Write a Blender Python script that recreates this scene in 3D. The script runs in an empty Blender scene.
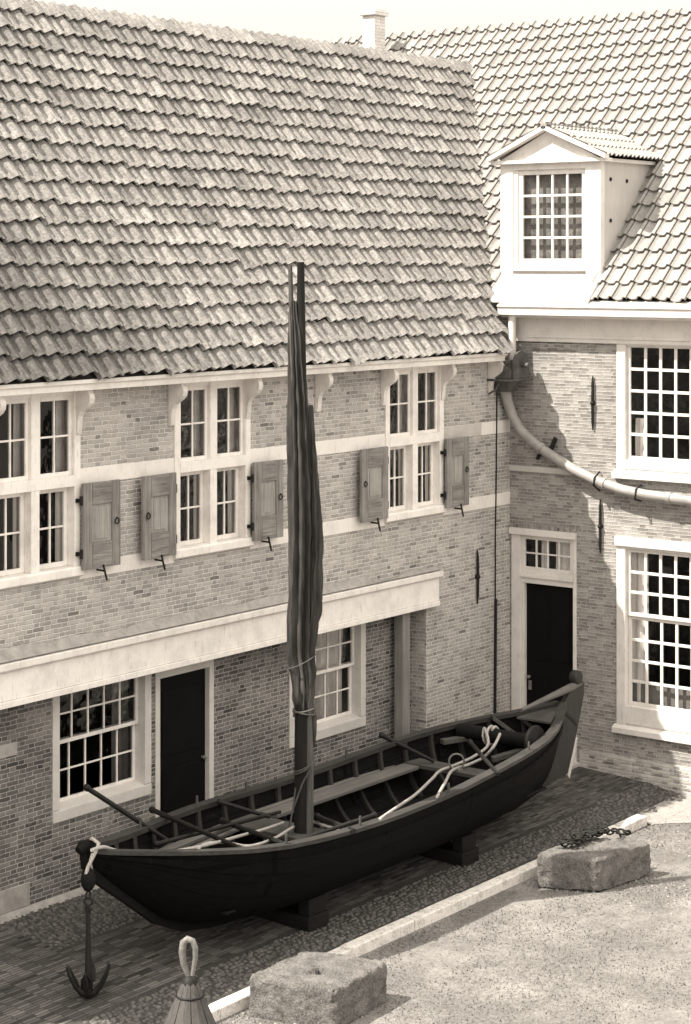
import bpy, math, random
import numpy as np
from mathutils import Vector, Matrix, noise as NZ
rnd = random.Random(7)
R = math.radians
sc = bpy.context.scene
COL = sc.collection

# ------------------------------------------------------------------ camera, sky, sun, exposure
cam_d = bpy.data.cameras.new('camera')
cam = bpy.data.objects.new('camera', cam_d)
COL.objects.link(cam)
sc.camera = cam
cam.location = (-22.130, -14.230, 6.5)
cam.rotation_euler = (R(90), 0, R(37.335 - 90))
cam_d.sensor_fit = 'HORIZONTAL'
cam_d.sensor_width = 36
cam_d.lens = 36 * 2003.93 / 691
SHX, SHY = -(348.99 - 345.5) / 691, -(512 - 263.34) / 691
cam_d.shift_x, cam_d.shift_y = SHX, SHY
cam_d.clip_start, cam_d.clip_end = 0.1, 2000

SUN = Vector((-0.496, 0.3265, 0.80)).normalized()          # direction towards the sun
SUN_EL = math.asin(SUN.z)
TINT = (1.0, 0.937, 0.835)
sc.view_settings.view_transform = 'Standard'
sc.view_settings.look = 'None'
sc.view_settings.gamma = 1
sc.view_settings.exposure = 1.25
sc.view_settings.use_curve_mapping = False
sc.cycles.max_bounces = 8
sc.cycles.transparent_max_bounces = 12

w = bpy.data.worlds.new('World')
sc.world = w
w.use_nodes = True
nt = w.node_tree
for n in list(nt.nodes):
    nt.nodes.remove(n)
def wn(t, **k):
    n = nt.nodes.new(t)
    for a, b in k.items():
        setattr(n, a, b)
    return n
sky = wn('ShaderNodeTexSky', sky_type='NISHITA', sun_disc=False)
sky.sun_elevation = SUN_EL
sky.sun_rotation = math.atan2(SUN.x, SUN.y)
sky.dust_density = 3.0
bw = wn('ShaderNodeRGBToBW')
# hazy bright day: the sky is toned like the print and its bright haze is levelled off towards the horizon
tc = wn('ShaderNodeTexCoord')
sep = wn('ShaderNodeSeparateXYZ')
mr = wn('ShaderNodeMapRange')
mr.inputs['From Min'].default_value = 0.10
mr.inputs['From Max'].default_value = 0.55
mr.inputs['To Min'].default_value = 4.4
mr.inputs['To Max'].default_value = 11.5
mn = wn('ShaderNodeMath', operation='MINIMUM')
mx = wn('ShaderNodeMath', operation='MAXIMUM')
mul = wn('ShaderNodeVectorMath', operation='SCALE')
mul.inputs[0].default_value = TINT
bg = wn('ShaderNodeBackground')
bg.inputs['Strength'].default_value = 0.10
out = wn('ShaderNodeOutputWorld')
l = nt.links.new
l(sky.outputs[0], bw.inputs[0])
l(tc.outputs['Generated'], sep.inputs[0])
l(sep.outputs['Z'], mr.inputs['Value'])
sm = wn('ShaderNodeMath', operation='MULTIPLY'); sm.inputs[1].default_value = 1.6
l(bw.outputs[0], sm.inputs[0])
hz = wn('ShaderNodeMath', operation='MULTIPLY'); hz.inputs[1].default_value = 0.9
l(mr.outputs[0], hz.inputs[0])
l(sm.outputs[0], mx.inputs[0]); l(hz.outputs[0], mx.inputs[1])
l(mx.outputs[0], mn.inputs[0]); l(mr.outputs[0], mn.inputs[1])
l(mn.outputs[0], mul.inputs['Scale'])
l(mul.outputs[0], bg.inputs['Color'])
l(bg.outputs[0], out.inputs[0])

sun_d = bpy.data.lights.new('sun', 'SUN')
sun_d.energy = 4.0
sun_d.angle = R(0.55)
sun_d.color = TINT
sun = bpy.data.objects.new('sun', sun_d)
COL.objects.link(sun)
sun.rotation_euler = SUN.to_track_quat('Z', 'Y').to_euler()
sun.location = (0, 0, 30)

# ------------------------------------------------------------------ materials
def tone(g):
    return (g, g * 0.95, g * 0.905, 1)

def grey(g):
    return (g, g, g, 1)

class Mat:
    def __init__(s, name, rough=0.7, spec=0.3):
        s.m = bpy.data.materials.new(name)
        s.m.use_nodes = True
        s.t = s.m.node_tree
        s.b = s.t.nodes['Principled BSDF']
        s.b.inputs['Roughness'].default_value = rough
        s.b.inputs['Specular IOR Level'].default_value = spec
    def n(s, t, **k):
        n = s.t.nodes.new(t)
        for a, b in k.items():
            setattr(n, a, b)
        return n
    def l(s, a, b):
        s.t.links.new(a, b)
    def uv(s, scale=(1, 1, 1), rot=0):
        u = s.n('ShaderNodeUVMap')
        mp = s.n('ShaderNodeMapping')
        mp.inputs['Scale'].default_value = scale
        mp.inputs['Rotation'].default_value = (0, 0, rot)
        s.l(u.outputs[0], mp.inputs[0])
        return mp.outputs[0]
    def pos(s, scale=(1, 1, 1)):
        u = s.n('ShaderNodeTexCoord')
        mp = s.n('ShaderNodeMapping')
        mp.inputs['Scale'].default_value = scale
        s.l(u.outputs['Object'], mp.inputs[0])
        return mp.outputs[0]
    def noise(s, vec, scale, detail=4, rough=0.6, ch='Fac'):
        n = s.n('ShaderNodeTexNoise')
        n.inputs['Scale'].default_value = scale
        n.inputs['Detail'].default_value = detail
        n.inputs['Roughness'].default_value = rough
        s.l(vec, n.inputs['Vector'])
        return n.outputs[ch]
    def ramp(s, fac, stops):
        r = s.n('ShaderNodeValToRGB')
        e = r.color_ramp.elements
        while len(e) < len(stops):
            e.new(0.5)
        for i, (p, g) in enumerate(stops):
            e[i].position = p
            e[i].color = g if isinstance(g, tuple) else (g, g, g, 1)
        s.l(fac, r.inputs[0])
        return r.outputs[0]
    def mix(s, fac, a, b, blend='MIX'):
        m = s.n('ShaderNodeMix', data_type='RGBA', blend_type=blend)
        for i, v in ((0, fac), (6, a), (7, b)):
            if hasattr(v, 'links'):
                s.l(v, m.inputs[i])
            else:
                m.inputs[i].default_value = v
        return m.outputs[2]
    def math(s, op, a, b=0.0):
        m = s.n('ShaderNodeMath', operation=op)
        for i, v in ((0, a), (1, b)):
            if hasattr(v, 'links'):
                s.l(v, m.inputs[i])
            else:
                m.inputs[i].default_value = v
        return m.outputs[0]
    def bump(s, h, dist=0.01, strength=1.0):
        b = s.n('ShaderNodeBump')
        b.inputs['Distance'].default_value = dist
        b.inputs['Strength'].default_value = strength
        s.l(h, b.inputs['Height'])
        s.l(b.outputs[0], s.b.inputs['Normal'])
    def color(s, c):
        if hasattr(c, 'links'):
            s.l(c, s.b.inputs['Base Color'])
        else:
            s.b.inputs['Base Color'].default_value = c

def mat_plain(name, g, var=0.25, scale=6, rough=0.65, spec=0.3, bump=0.002, streak=None):
    m = Mat(name, rough, spec)
    v = m.pos()
    a = m.noise(v, scale, 6, 0.65)
    b = m.noise(v, scale * 9, 3)
    f = m.math('ADD', m.math('MULTIPLY', a, 0.7), m.math('MULTIPLY', b, 0.3))
    c = m.ramp(f, [(0.3, tone(g * (1 - var))), (0.7, tone(g * (1 + var)))])
    m.color(c)
    m.bump(f, bump)
    return m.m

def mat_paint(name, g, dirt=0.35, rough=0.5):
    """old white oil paint with a little grime and hairline wear"""
    m = Mat(name, rough, 0.35)
    v = m.pos()
    a = m.noise(v, 3.5, 7, 0.7)
    b = m.noise(m.pos((9, 9, 1.2)), 5, 5, 0.65)
    c = m.ramp(a, [(0.35, tone(g * (1 - dirt * 0.45))), (0.55, tone(g))])
    c2 = m.ramp(b, [(0.30, grey(1 - dirt * 0.7)), (0.42, grey(1.0))])
    m.color(m.mix(1.0, c, c2, 'MULTIPLY'))
    m.bump(b, 0.0015)
    return m.m

def mat_wood(name, g, var=0.45, axis='z', rough=0.75, grain=26, spec=0.25, bump=0.003):
    m = Mat(name, rough, spec)
    s = {'x': (1, grain, grain), 'y': (grain, 1, grain), 'z': (grain, grain, 1)}[axis]
    v = m.pos(s)
    a = m.noise(v, 1.6, 6, 0.7)
    b = m.noise(m.pos(), 3.0, 5, 0.6)
    f = m.math('ADD', m.math('MULTIPLY', a, 0.65), m.math('MULTIPLY', b, 0.35))
    m.color(m.ramp(f, [(0.28, tone(g * (1 - var))), (0.5, tone(g)), (0.72, tone(g * (1 + var)))]))
    m.bump(a, bump)
    return m.m

def mat_brick(name, lo, mid, hi, mortar, bw_=0.175, rh=0.0605, ms=0.0065, dark=0.08, stain=0.3, bump=0.008, rot=0,
              rough=0.9, darkval=None, wash=0.0, head=0.5):
    m = Mat(name, rough, 0.2)
    uv = m.uv(rot=rot)
    nz = m.noise(uv, 9, 3, 0.6, 'Color')
    off = m.n('ShaderNodeVectorMath', operation='SUBTRACT')
    m.l(nz, off.inputs[0]); off.inputs[1].default_value = (.5, .5, .5)
    scl = m.n('ShaderNodeVectorMath', operation='SCALE'); scl.inputs['Scale'].default_value = 0.018
    m.l(off.outputs[0], scl.inputs[0])
    ad = m.n('ShaderNodeVectorMath', operation='ADD')
    m.l(uv, ad.inputs[0]); m.l(scl.outputs[0], ad.inputs[1])
    # alternating stretchers and headers (Flemish bond), every brick its own tone
    sp = m.n('ShaderNodeSeparateXYZ'); m.l(ad.outputs[0], sp.inputs[0])
    hd = bw_ * head; per = bw_ + hd
    vr = m.math('DIVIDE', sp.outputs['Y'], rh)
    row = m.math('FLOOR', vr); fv = m.math('FRACT', vr)
    wr_ = m.n('ShaderNodeTexWhiteNoise', noise_dimensions='1D'); m.l(row, wr_.inputs['W'])
    uu = m.math('ADD', sp.outputs['X'], m.math('MULTIPLY', row, per / 2))
    uu = m.math('ADD', uu, m.math('MULTIPLY', wr_.outputs['Value'], bw_ * .25))
    un = m.math('DIVIDE', uu, per)
    cell = m.math('FLOOR', un); fu = m.math('MULTIPLY', m.math('FRACT', un), per)
    hdr = m.math('GREATER_THAN', fu, bw_)
    du = m.math('MINIMUM', m.math('MINIMUM', fu, m.math('ABSOLUTE', m.math('SUBTRACT', fu, bw_))), m.math('SUBTRACT', per, fu))
    dvv = m.math('MULTIPLY', m.math('MINIMUM', fv, m.math('SUBTRACT', 1.0, fv)), rh)
    dist = m.math('MINIMUM', du, dvv)
    mrg = m.n('ShaderNodeMapRange', interpolation_type='SMOOTHSTEP')
    mrg.inputs['From Min'].default_value = ms * .35; mrg.inputs['From Max'].default_value = ms * 1.15
    mrg.inputs['To Min'].default_value = 1; mrg.inputs['To Max'].default_value = 0
    m.l(dist, mrg.inputs['Value'])
    cmb = m.n('ShaderNodeCombineXYZ'); m.l(row, cmb.inputs[0]); m.l(cell, cmb.inputs[1]); m.l(hdr, cmb.inputs[2])
    wn_ = m.n('ShaderNodeTexWhiteNoise', noise_dimensions='3D'); m.l(cmb.outputs[0], wn_.inputs['Vector'])
    class br:
        outputs = {'Color': wn_.outputs['Value'], 'Fac': mrg.outputs[0]}
    dv = darkval if darkval is not None else lo * 0.55
    bc = m.ramp(br.outputs['Color'], [(0.0, tone(dv)), (dark, tone(lo)), (0.55, tone(mid)), (1.0, tone(hi))])
    fine = m.noise(uv, 70, 3, 0.7)
    bc = m.mix(0.5, bc, m.ramp(fine, [(0.3, grey(0.62)), (0.7, grey(1.25))]), 'MULTIPLY')
    big = m.noise(uv, 1.1, 6, 0.65)
    mo = m.ramp(m.noise(uv, 14, 4), [(0.3, tone(mortar * 0.72)), (0.65, tone(mortar))])
    # old pointing smeared here and there over the bricks
    fac = br.outputs['Fac']
    sm_ = m.ramp(m.noise(uv, 4.5, 6, 0.75), [(0.60 - wash, 0.0), (0.74 - wash, 0.55 + wash)])
    fac2 = m.math('MAXIMUM', fac, sm_) if wash >= 0 else fac
    c = m.mix(fac2, bc, mo)
    st = m.ramp(big, [(0.32, grey(1 - stain)), (0.56, grey(1.0)), (0.75, grey(1 + stain * 0.25))])
    m.color(m.mix(1.0, c, st, 'MULTIPLY'))
    h = m.math('SUBTRACT', m.math('MULTIPLY', fine, 0.25), fac)
    m.bump(h, bump)
    return m.m

def mat_glass(name):
    m = bpy.data.materials.new(name)
    m.use_nodes = True
    t = m.node_tree
    t.nodes.remove(t.nodes['Principled BSDF'])
    o = t.nodes['Material Output']
    tr = t.nodes.new('ShaderNodeBsdfTransparent'); tr.inputs[0].default_value = (.85, .85, .85, 1)
    gl = t.nodes.new('ShaderNodeBsdfGlossy'); gl.inputs['Roughness'].default_value = 0.03
    gl.inputs['Color'].default_value = (.8, .8, .8, 1)
    fr = t.nodes.new('ShaderNodeFresnel'); fr.inputs['IOR'].default_value = 1.50
    tcx = t.nodes.new('ShaderNodeTexCoord')
    nz = t.nodes.new('ShaderNodeTexNoise'); nz.inputs['Scale'].default_value = 3.5
    bp = t.nodes.new('ShaderNodeBump'); bp.inputs['Distance'].default_value = 0.02
    t.links.new(tcx.outputs['Object'], nz.inputs['Vector'])
    t.links.new(nz.outputs['Fac'], bp.inputs['Height'])
    t.links.new(bp.outputs[0], gl.inputs['Normal'])
    mx_ = t.nodes.new('ShaderNodeMixShader')
    t.links.new(fr.outputs[0], mx_.inputs[0]); t.links.new(tr.outputs[0], mx_.inputs[1]); t.links.new(gl.outputs[0], mx_.inputs[2])
    t.links.new(mx_.outputs[0], o.inputs[0])
    return m

def mat_tile(name, lo, hi, streak=0.35, moss=False, rough=0.85):
    m = Mat(name, rough, 0.25)
    at = m.n('ShaderNodeAttribute', attribute_name='tone')
    base = m.ramp(at.outputs['Fac'], [(0.0, tone(lo)), (1.0, tone(hi))])
    uv = m.uv((34, 5, 1))
    a = m.noise(uv, 1.0, 6, 0.72)
    b = m.noise(m.uv(), 34, 4, 0.7)
    big = m.noise(m.uv(), 0.8, 5, 0.6)
    c = m.mix(1.0, base, m.ramp(a, [(0.30, grey(1 - streak)), (0.62, grey(1.1))]), 'MULTIPLY')
    c = m.mix(1.0, c, m.ramp(b, [(0.30, grey(1 - streak * 0.8)), (0.6, grey(1.08))]), 'MULTIPLY')
    c = m.mix(1.0, c, m.ramp(big, [(0.3, grey(0.82)), (0.65, grey(1.06))]), 'MULTIPLY')
    if moss:
        # dark lichen grown over the lowest tiles at the far end of the slope
        sp = m.n('ShaderNodeSeparateXYZ')
        m.l(m.pos(), sp.inputs[0])
        k = m.math('ADD', m.math('MULTIPLY', m.math('ADD', sp.outputs['X'], 3.0), 0.42), m.math('MULTIPLY', m.math('SUBTRACT', sp.outputs['Z'], 5.35), 0.50))
        k = m.math('ADD', k, m.math('MULTIPLY', m.math('SUBTRACT', m.noise(m.pos(), 1.6, 6, 0.7), 0.5), 2.2))
        k = m.math('MULTIPLY', k, 0.5)
        f = m.ramp(k, [(0.25, 1.0), (0.85, 0.0)])
        c = m.mix(m.math('MULTIPLY', f, 0.85), c, m.mix(1.0, c, grey(0.35), 'MULTIPLY'))
    m.color(c)
    m.bump(m.math('ADD', a, b), 0.004)
    return m.m

M = {}
M['brick'] = mat_brick('weathered_brick', 0.32, 0.42, 0.50, 0.82, bw_=0.158, rh=0.0455, ms=0.0062, dark=0.07, stain=0.22, wash=0.05, darkval=.18)
M['brick_low'] = mat_brick('shaded_brick', 0.12, 0.18, 0.25, 0.54, bw_=0.158, rh=0.0455, ms=0.0058, dark=0.15, stain=0.35, wash=0.03)  # same brick as above, the recess shade put into its darker colours
M['brick_r'] = mat_brick('pale_brick', 0.21, 0.30, 0.38, 0.58, bw_=0.158, rh=0.042, ms=0.0058, dark=0.10, stain=0.25, wash=0.05, darkval=0.2)
M['soldier'] = mat_brick('soldier_brick', 0.20, 0.26, 0.34, 0.50, bw_=0.10, rh=0.045, ms=0.005, rot=R(90), dark=0.05, head=1.0)
M['plinth'] = mat_brick('limewashed_brick', 0.30, 0.48, 0.62, 0.68, rh=0.042, dark=0.15, wash=0.14, stain=0.35)
M['white'] = mat_paint('white_paint', 0.84, 0.42)
M['white_r'] = mat_paint('fresh_white_paint', 0.70, 0.32)
M['cream'] = mat_paint('worn_white_paint', 0.72, 0.5)
M['band'] = mat_paint('limewash', 0.80, 0.35, 0.85)
M['frame_low'] = mat_paint('cream_paint', 0.62, 0.3)
M['inlay'] = mat_plain('worn_inlay_stone', 0.36, 0.3, 5, 0.9, 0.1)
M['stone'] = mat_plain('pale_stone', 0.5, 0.2, 5, 0.85, 0.2)
M['mortar'] = mat_plain('lime_mortar', 0.34, 0.35, 8, 0.95, 0.1, 0.01)
M['board'] = mat_wood('pale_boards', 0.50, 0.18, 'z', 0.7)
M['shutter'] = mat_wood('weathered_oak', 0.23, 0.75, 'z', 0.9, 34, .15, .008)
M['shutter_panel'] = mat_wood('weathered_oak_panel', 0.31, 0.5, 'z', 0.9, 34, .15, .008)
M['pane_reflections'] = mat_plain('reflection_sheet', 0.20, 0.7, 4, 0.95, 0.05)
M['shutter_rail'] = mat_wood('weathered_oak_rail', 0.22, 0.8, 'x', 0.9, 34, .15, .008)
M['post'] = mat_wood('grey_post', 0.22, 0.4, 'z', 0.85)
M['iron'] = mat_plain('black_iron', 0.013, 0.6, 20, 0.6, 0.25, 0.002)
M['iron_light'] = mat_plain('worn_iron', 0.16, 0.5, 25, 0.5, 0.5, 0.002)
M['lead'] = mat_plain('zinc', 0.30, 0.35, 7, 0.5, 0.5, 0.003)
M['hopper'] = mat_plain('tarred_lead', 0.07, 0.8, 9, 0.6, 0.5, 0.003)
M['door'] = mat_plain('black_door_paint', 0.006, 0.3, 5, 0.6, 0.08, 0.001)
M['glass'] = mat_glass('window_glass')
M['room'] = mat_plain('dark_room', 0.03, 0.3, 3, 0.9, 0.1)
M['curtain'] = mat_plain('net_curtain', 0.8, 0.12, 6, 0.95, 0.05, 0.004)
M['curtain_and_reflection'] = mat_plain('grey_curtain_and_reflection', 0.22, 0.2, 6, 0.95, 0.05, 0.004)
M['tile_l'] = mat_tile('old_pantile', 0.22, 0.36, 0.58, moss=True)
M['tile_r'] = mat_tile('smooth_pantile', 0.26, 0.34, 0.2)
M['tar'] = mat_wood('tarred_planks', 0.008, 0.5, 'x', 0.7, 22, 0.08, 0.004)
M['tar_inner'] = mat_wood('tarred_inside', 0.008, 0.5, 'x', 0.7, 22, 0.12, 0.004)
M['rib'] = mat_wood('dark_rib', 0.036, 0.6, 'z', 0.7, 20, 0.15)
M['gunwale'] = mat_wood('worn_rail', 0.036, 0.7, 'x', 0.6, 26, 0.3)
M['thwart'] = mat_wood('worn_thwart', 0.07, 0.6, 'y', 0.7, 26, 0.3)
M['bench'] = mat_wood('worn_bench', 0.13, 0.4, 'x', 0.7, 26, 0.3)
M['pole'] = mat_plain('dark_varnish', 0.013, 0.6, 8, 0.5, 0.2, 0.002)
M['mast'] = mat_wood('dark_mast', 0.018, 0.7, 'z', 0.7, 18, 0.12)
M['sprit'] = mat_wood('grey_spar', 0.09, 0.6, 'z', 0.7, 24, .15)
M['tiller'] = mat_wood('grey_tiller', 0.12, 0.4, 'x', 0.6, 24)
M['rudder'] = mat_wood('rudder_wood', 0.03, 0.5, 'z', 0.6, 18)
M['block'] = mat_wood('timber_chock', 0.015, 0.5, 'y', 0.8, spec=.1)

def mat_sail():
    m = Mat('tanned_canvas', 0.92, 0.1)
    a = m.noise(m.pos((1, 1, .25)), 7, 6, 0.65)
    b = m.noise(m.pos(), 120, 2, 0.5)
    m.color(m.ramp(a, [(0.3, tone(0.032)), (0.55, tone(0.062)), (0.72, tone(0.12))]))
    m.bump(m.math('ADD', a, m.math('MULTIPLY', b, 0.15)), 0.012)
    return m.m
M['sail'] = mat_sail()

def mat_rope():
    m = Mat('manila_rope', 0.9, 0.1)
    wv = m.n('ShaderNodeTexWave')
    wv.inputs['Scale'].default_value = 30
    wv.inputs['Distortion'].default_value = 1.5
    m.l(m.pos(), wv.inputs['Vector'])
    m.color(m.ramp(wv.outputs['Fac'], [(0.0, tone(0.40)), (1.0, tone(0.62))]))
    m.bump(wv.outputs['Fac'], 0.006)
    return m.m
M['rope'] = mat_rope()

def mat_rough_stone(name, g):
    m = Mat(name, 0.95, 0.15)
    v = m.pos()
    a = m.noise(v, 7, 8, 0.75); b = m.noise(v, 60, 4, 0.7)
    f = m.math('ADD', m.math('MULTIPLY', a, 0.55), m.math('MULTIPLY', b, 0.45))
    m.color(m.ramp(f, [(0.36, tone(g * 0.30)), (0.5, tone(g)), (0.66, tone(min(.85, g * 1.7)))]))
    m.bump(f, 0.09)
    return m.m
M['rock'] = mat_rough_stone('weathered_granite', 0.22)
M['kerb'] = mat_rough_stone('kerb_stone', 0.7)
M['kerb'].node_tree.nodes['Bump'].inputs['Distance'].default_value = 0.008

def mat_ground():
    m = Mat('worn_turf', 0.95, 0.1)
    v = m.pos()
    a = m.noise(v, 1.3, 7, 0.7); b = m.noise(v, 28, 5, 0.75); c_ = m.noise(v, 110, 3, 0.7)
    f = m.math('ADD', m.math('MULTIPLY', b, 0.6), m.math('MULTIPLY', c_, 0.4))
    turf = m.ramp(f, [(0.34, tone(0.08)), (0.5, tone(0.165)), (0.66, tone(0.27))])
    sand = m.ramp(f, [(0.30, tone(0.32)), (0.6, tone(0.50))])
    # bare sandy patch worn into the turf at the near right
    vd = m.n('ShaderNodeVectorMath', operation='DISTANCE')
    m.l(v, vd.inputs[0]); vd.inputs[1].default_value = (-3.4, -5.6, -0.1)
    dd = m.math('SUBTRACT', m.math('ADD', vd.outputs['Value'], m.math('MULTIPLY', m.math('SUBTRACT', a, .5), 1.8)), 0.75)
    bare = m.ramp(dd, [(0.0, 0.9), (0.5, 0.0)])
    m.color(m.mix(m.math('MAXIMUM', bare, m.ramp(a, [(0.45, 0.05), (0.75, 0.65)])), turf, sand))
    m.bump(f, 0.03)
    return m.m
M['ground'] = mat_ground()
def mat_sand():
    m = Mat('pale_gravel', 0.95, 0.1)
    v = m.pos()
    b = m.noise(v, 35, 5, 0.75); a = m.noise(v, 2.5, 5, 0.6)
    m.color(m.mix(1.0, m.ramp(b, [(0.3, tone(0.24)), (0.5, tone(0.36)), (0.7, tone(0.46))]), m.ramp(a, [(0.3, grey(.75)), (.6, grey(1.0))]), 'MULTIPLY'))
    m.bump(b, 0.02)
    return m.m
M['sand'] = mat_sand()
M['pebble'] = mat_plain('cobble', 0.10, 0.85, 13, 0.85, 0.2, 0.004)
M['cobble_bed'] = mat_plain('cobble_bed', 0.06, 0.5, 30, 0.95, 0.1, 0.01)
M['paver'] = mat_brick('paving_brick', 0.075, 0.115, 0.18, 0.05, bw_=0.16, rh=0.042, ms=0.004, dark=0.12, stain=0.45, bump=0.010, wash=-0.3, head=1.0)
M['grit'] = mat_plain('grit', 0.24, 0.6, 9, 0.9, 0.1)
M['grass'] = mat_plain('dry_grass', 0.18, 0.5, 3, 0.9, 0.1)
M['chimney'] = mat_brick('chimney_brick_glare', 0.6, 0.72, 0.8, 0.8, rh=.05, dark=0.03, stain=0.2)  # overexposure put into the brick colour, so the stack melts into the sky
M['buoy'] = mat_wood('grey_staves', 0.075, 0.5, 'z', 0.8, 22)

# ------------------------------------------------------------------ geometry helpers
class MB:
    def __init__(s):
        s.v, s.f, s.uv, s.smooth, s.tn = [], [], [], [], []
    def add(s, verts, faces, uvs=None, smooth=False, tn=None):
        o = len(s.v)
        s.v += [tuple(v) for v in verts]
        for i, f in enumerate(faces):
            s.f.append([o + k for k in f])
            s.smooth.append(smooth)
            s.tn.append(0.5 if tn is None else tn)
            if uvs:
                s.uv.append([uvs[k] for k in f])
            else:
                a, b, c = (Vector(verts[k]) for k in (f[0], f[1], f[2]))
                n = (b - a).cross(c - a)
                if n.length < 1e-12 and len(f) > 3:
                    n = (b - a).cross(Vector(verts[f[3]]) - a)
                ax = max(range(3), key=lambda k: abs(n[k]))
                pick = {0: (1, 2), 1: (0, 2), 2: (0, 1)}[ax]
                s.uv.append([(verts[k][pick[0]], verts[k][pick[1]]) for k in f])
        return s
    def box(s, x0, x1, y0, y1, z0, z1):
        x0, x1 = min(x0, x1), max(x0, x1); y0, y1 = min(y0, y1), max(y0, y1); z0, z1 = min(z0, z1), max(z0, z1)
        v = [(x0, y0, z0), (x1, y0, z0), (x1, y1, z0), (x0, y1, z0), (x0, y0, z1), (x1, y0, z1), (x1, y1, z1), (x0, y1, z1)]
        return s.add(v, [(3, 2, 1, 0), (4, 5, 6, 7), (0, 1, 5, 4), (1, 2, 6, 5), (2, 3, 7, 6), (3, 0, 4, 7)])
    def obox(s, c, ax, ay, az):
        """box from a centre and three half-axis vectors"""
        c, ax, ay, az = map(Vector, (c, ax, ay, az))
        v = [c + i * ax + j * ay + k * az for k in (-1, 1) for j in (-1, 1) for i in (-1, 1)]
        return s.add(v, [(0, 2, 3, 1), (4, 5, 7, 6), (0, 1, 5, 4), (1, 3, 7, 5), (3, 2, 6, 7), (2, 0, 4, 6)])
    def quad(s, a, b, c, d):
        return s.add([a, b, c, d], [(0, 1, 2, 3)])
    def prism(s, poly, d):
        """polygon (3-D points) swept by vector d"""
        d = Vector(d); p = [Vector(q) for q in poly]; n = len(p)
        v = p + [q + d for q in p]
        f = [tuple(range(n))[::-1], tuple(range(n, 2 * n))] + [(i, (i + 1) % n, n + (i + 1) % n, n + i) for i in range(n)]
        return s.add(v, f)
    def tube(s, pts, r, n=8, caps=True, smooth=True):
        pts = [Vector(p) for p in pts]
        rs = r if isinstance(r, (list, tuple)) else [r] * len(pts)
        rings = []
        up = Vector((0, 0, 1))
        t0 = (pts[1] - pts[0]).normalized()
        if abs(t0.dot(up)) > 0.9: up = Vector((1, 0, 0))
        prev = up
        for i, p in enumerate(pts):
            t = (pts[min(i + 1, len(pts) - 1)] - pts[max(i - 1, 0)]).normalized()
            u = (prev - t * prev.dot(t))
            if u.length < 1e-6: u = t.orthogonal()
            u.normalize(); w_ = t.cross(u); prev = u
            rings.append([p + (u * math.cos(2 * math.pi * k / n) + w_ * math.sin(2 * math.pi * k / n)) * rs[i] for k in range(n)])
        v = [q for r_ in rings for q in r_]
        f = [(i * n + k, i * n + (k + 1) % n, (i + 1) * n + (k + 1) % n, (i + 1) * n + k) for i in range(len(pts) - 1) for k in range(n)]
        s.add(v, f, smooth=smooth)
        if caps:
            s.add(rings[0], [tuple(range(n))[::-1]]); s.add(rings[-1], [tuple(range(n))])
        return s
    def torus(s, c, u, v_, R_, r, n=16, m=6, stretch=1.0):
        c, u, v_ = Vector(c), Vector(u).normalized(), Vector(v_).normalized()
        w_ = u.cross(v_)
        vs, fs = [], []
        for i in range(n):
            a = 2 * math.pi * i / n
            d = u * math.cos(a) + v_ * math.sin(a)
            cc = c + u * math.cos(a) * R_ * stretch + v_ * math.sin(a) * R_
            for j in range(m):
                b = 2 * math.pi * j / m
                vs.append(cc + d * math.cos(b) * r + w_ * math.sin(b) * r)
        for i in range(n):
            for j in range(m):
                fs.append((i * m + j, ((i + 1) % n) * m + j, ((i + 1) % n) * m + (j + 1) % m, i * m + (j + 1) % m))
        return s.add(vs, fs, smooth=True)
    def lathe(s, c, prof, n=16, axis=(0, 0, 1)):
        c = Vector(c); ax = Vector(axis).normalized(); u = ax.orthogonal().normalized(); w_ = ax.cross(u)
        vs = [c + ax * h + (u * math.cos(2 * math.pi * k / n) + w_ * math.sin(2 * math.pi * k / n)) * r for r, h in prof for k in range(n)]
        fs = [(i * n + k, i * n + (k + 1) % n, (i + 1) * n + (k + 1) % n, (i + 1) * n + k) for i in range(len(prof) - 1) for k in range(n)]
        return s.add(vs, fs, smooth=True)
    def build(s, name, mat, parent=None, bevel=0, seg=2):
        org = Vector((0, 0, 0))
        p = parent
        while p is not None:
            org += p.location; p = p.parent
        me = bpy.data.meshes.new(name)
        own = ORIGIN.get(name) if parent is None else None
        me.from_pydata([tuple(Vector(v) - org) for v in s.v], [], s.f)
        me.update()
        ul = me.uv_layers.new(name='UVMap')
        flat = [c for fu in s.uv for p_ in fu for c in p_]
        ul.data.foreach_set('uv', flat)
        me.polygons.foreach_set('use_smooth', s.smooth)
        at = me.attributes.new('tone', 'FLOAT', 'FACE')
        at.data.foreach_set('value', s.tn)
        me.materials.append(mat)
        o = bpy.data.objects.new(name, me)
        COL.objects.link(o)
        if parent is not None:
            o.parent = parent
        if bevel:
            b = o.modifiers.new('bevel', 'BEVEL')
            b.width = bevel; b.segments = seg; b.limit_method = 'ANGLE'; b.angle_limit = R(40)
        return o
ORIGIN = {}

def thing(name, label, cat, loc, group=None):
    o = bpy.data.objects.new(name, None)
    COL.objects.link(o)
    o.location = loc
    o['label'] = label; o['category'] = cat
    if group: o['group'] = group
    o.empty_display_size = 0.2
    return o
def tag(o, label, cat, group=None):
    o['label'] = label; o['category'] = cat
    if group: o['group'] = group
    return o
def rebase(o):
    """put a one-mesh thing's origin at the middle of its base"""
    me = o.data
    n = len(me.vertices)
    co = np.empty(n * 3); me.vertices.foreach_get('co', co); co = co.reshape(-1, 3)
    c = np.array([(co[:, 0].min() + co[:, 0].max()) / 2, (co[:, 1].min() + co[:, 1].max()) / 2, co[:, 2].min()])
    me.vertices.foreach_set('co', (co - c).ravel())
    me.update()
    o.location = c
    return o
def struct(name, mb, mat, **k):
    o = mb.build(name, mat, None, **k)
    o['kind'] = 'structure'
    return o

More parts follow.
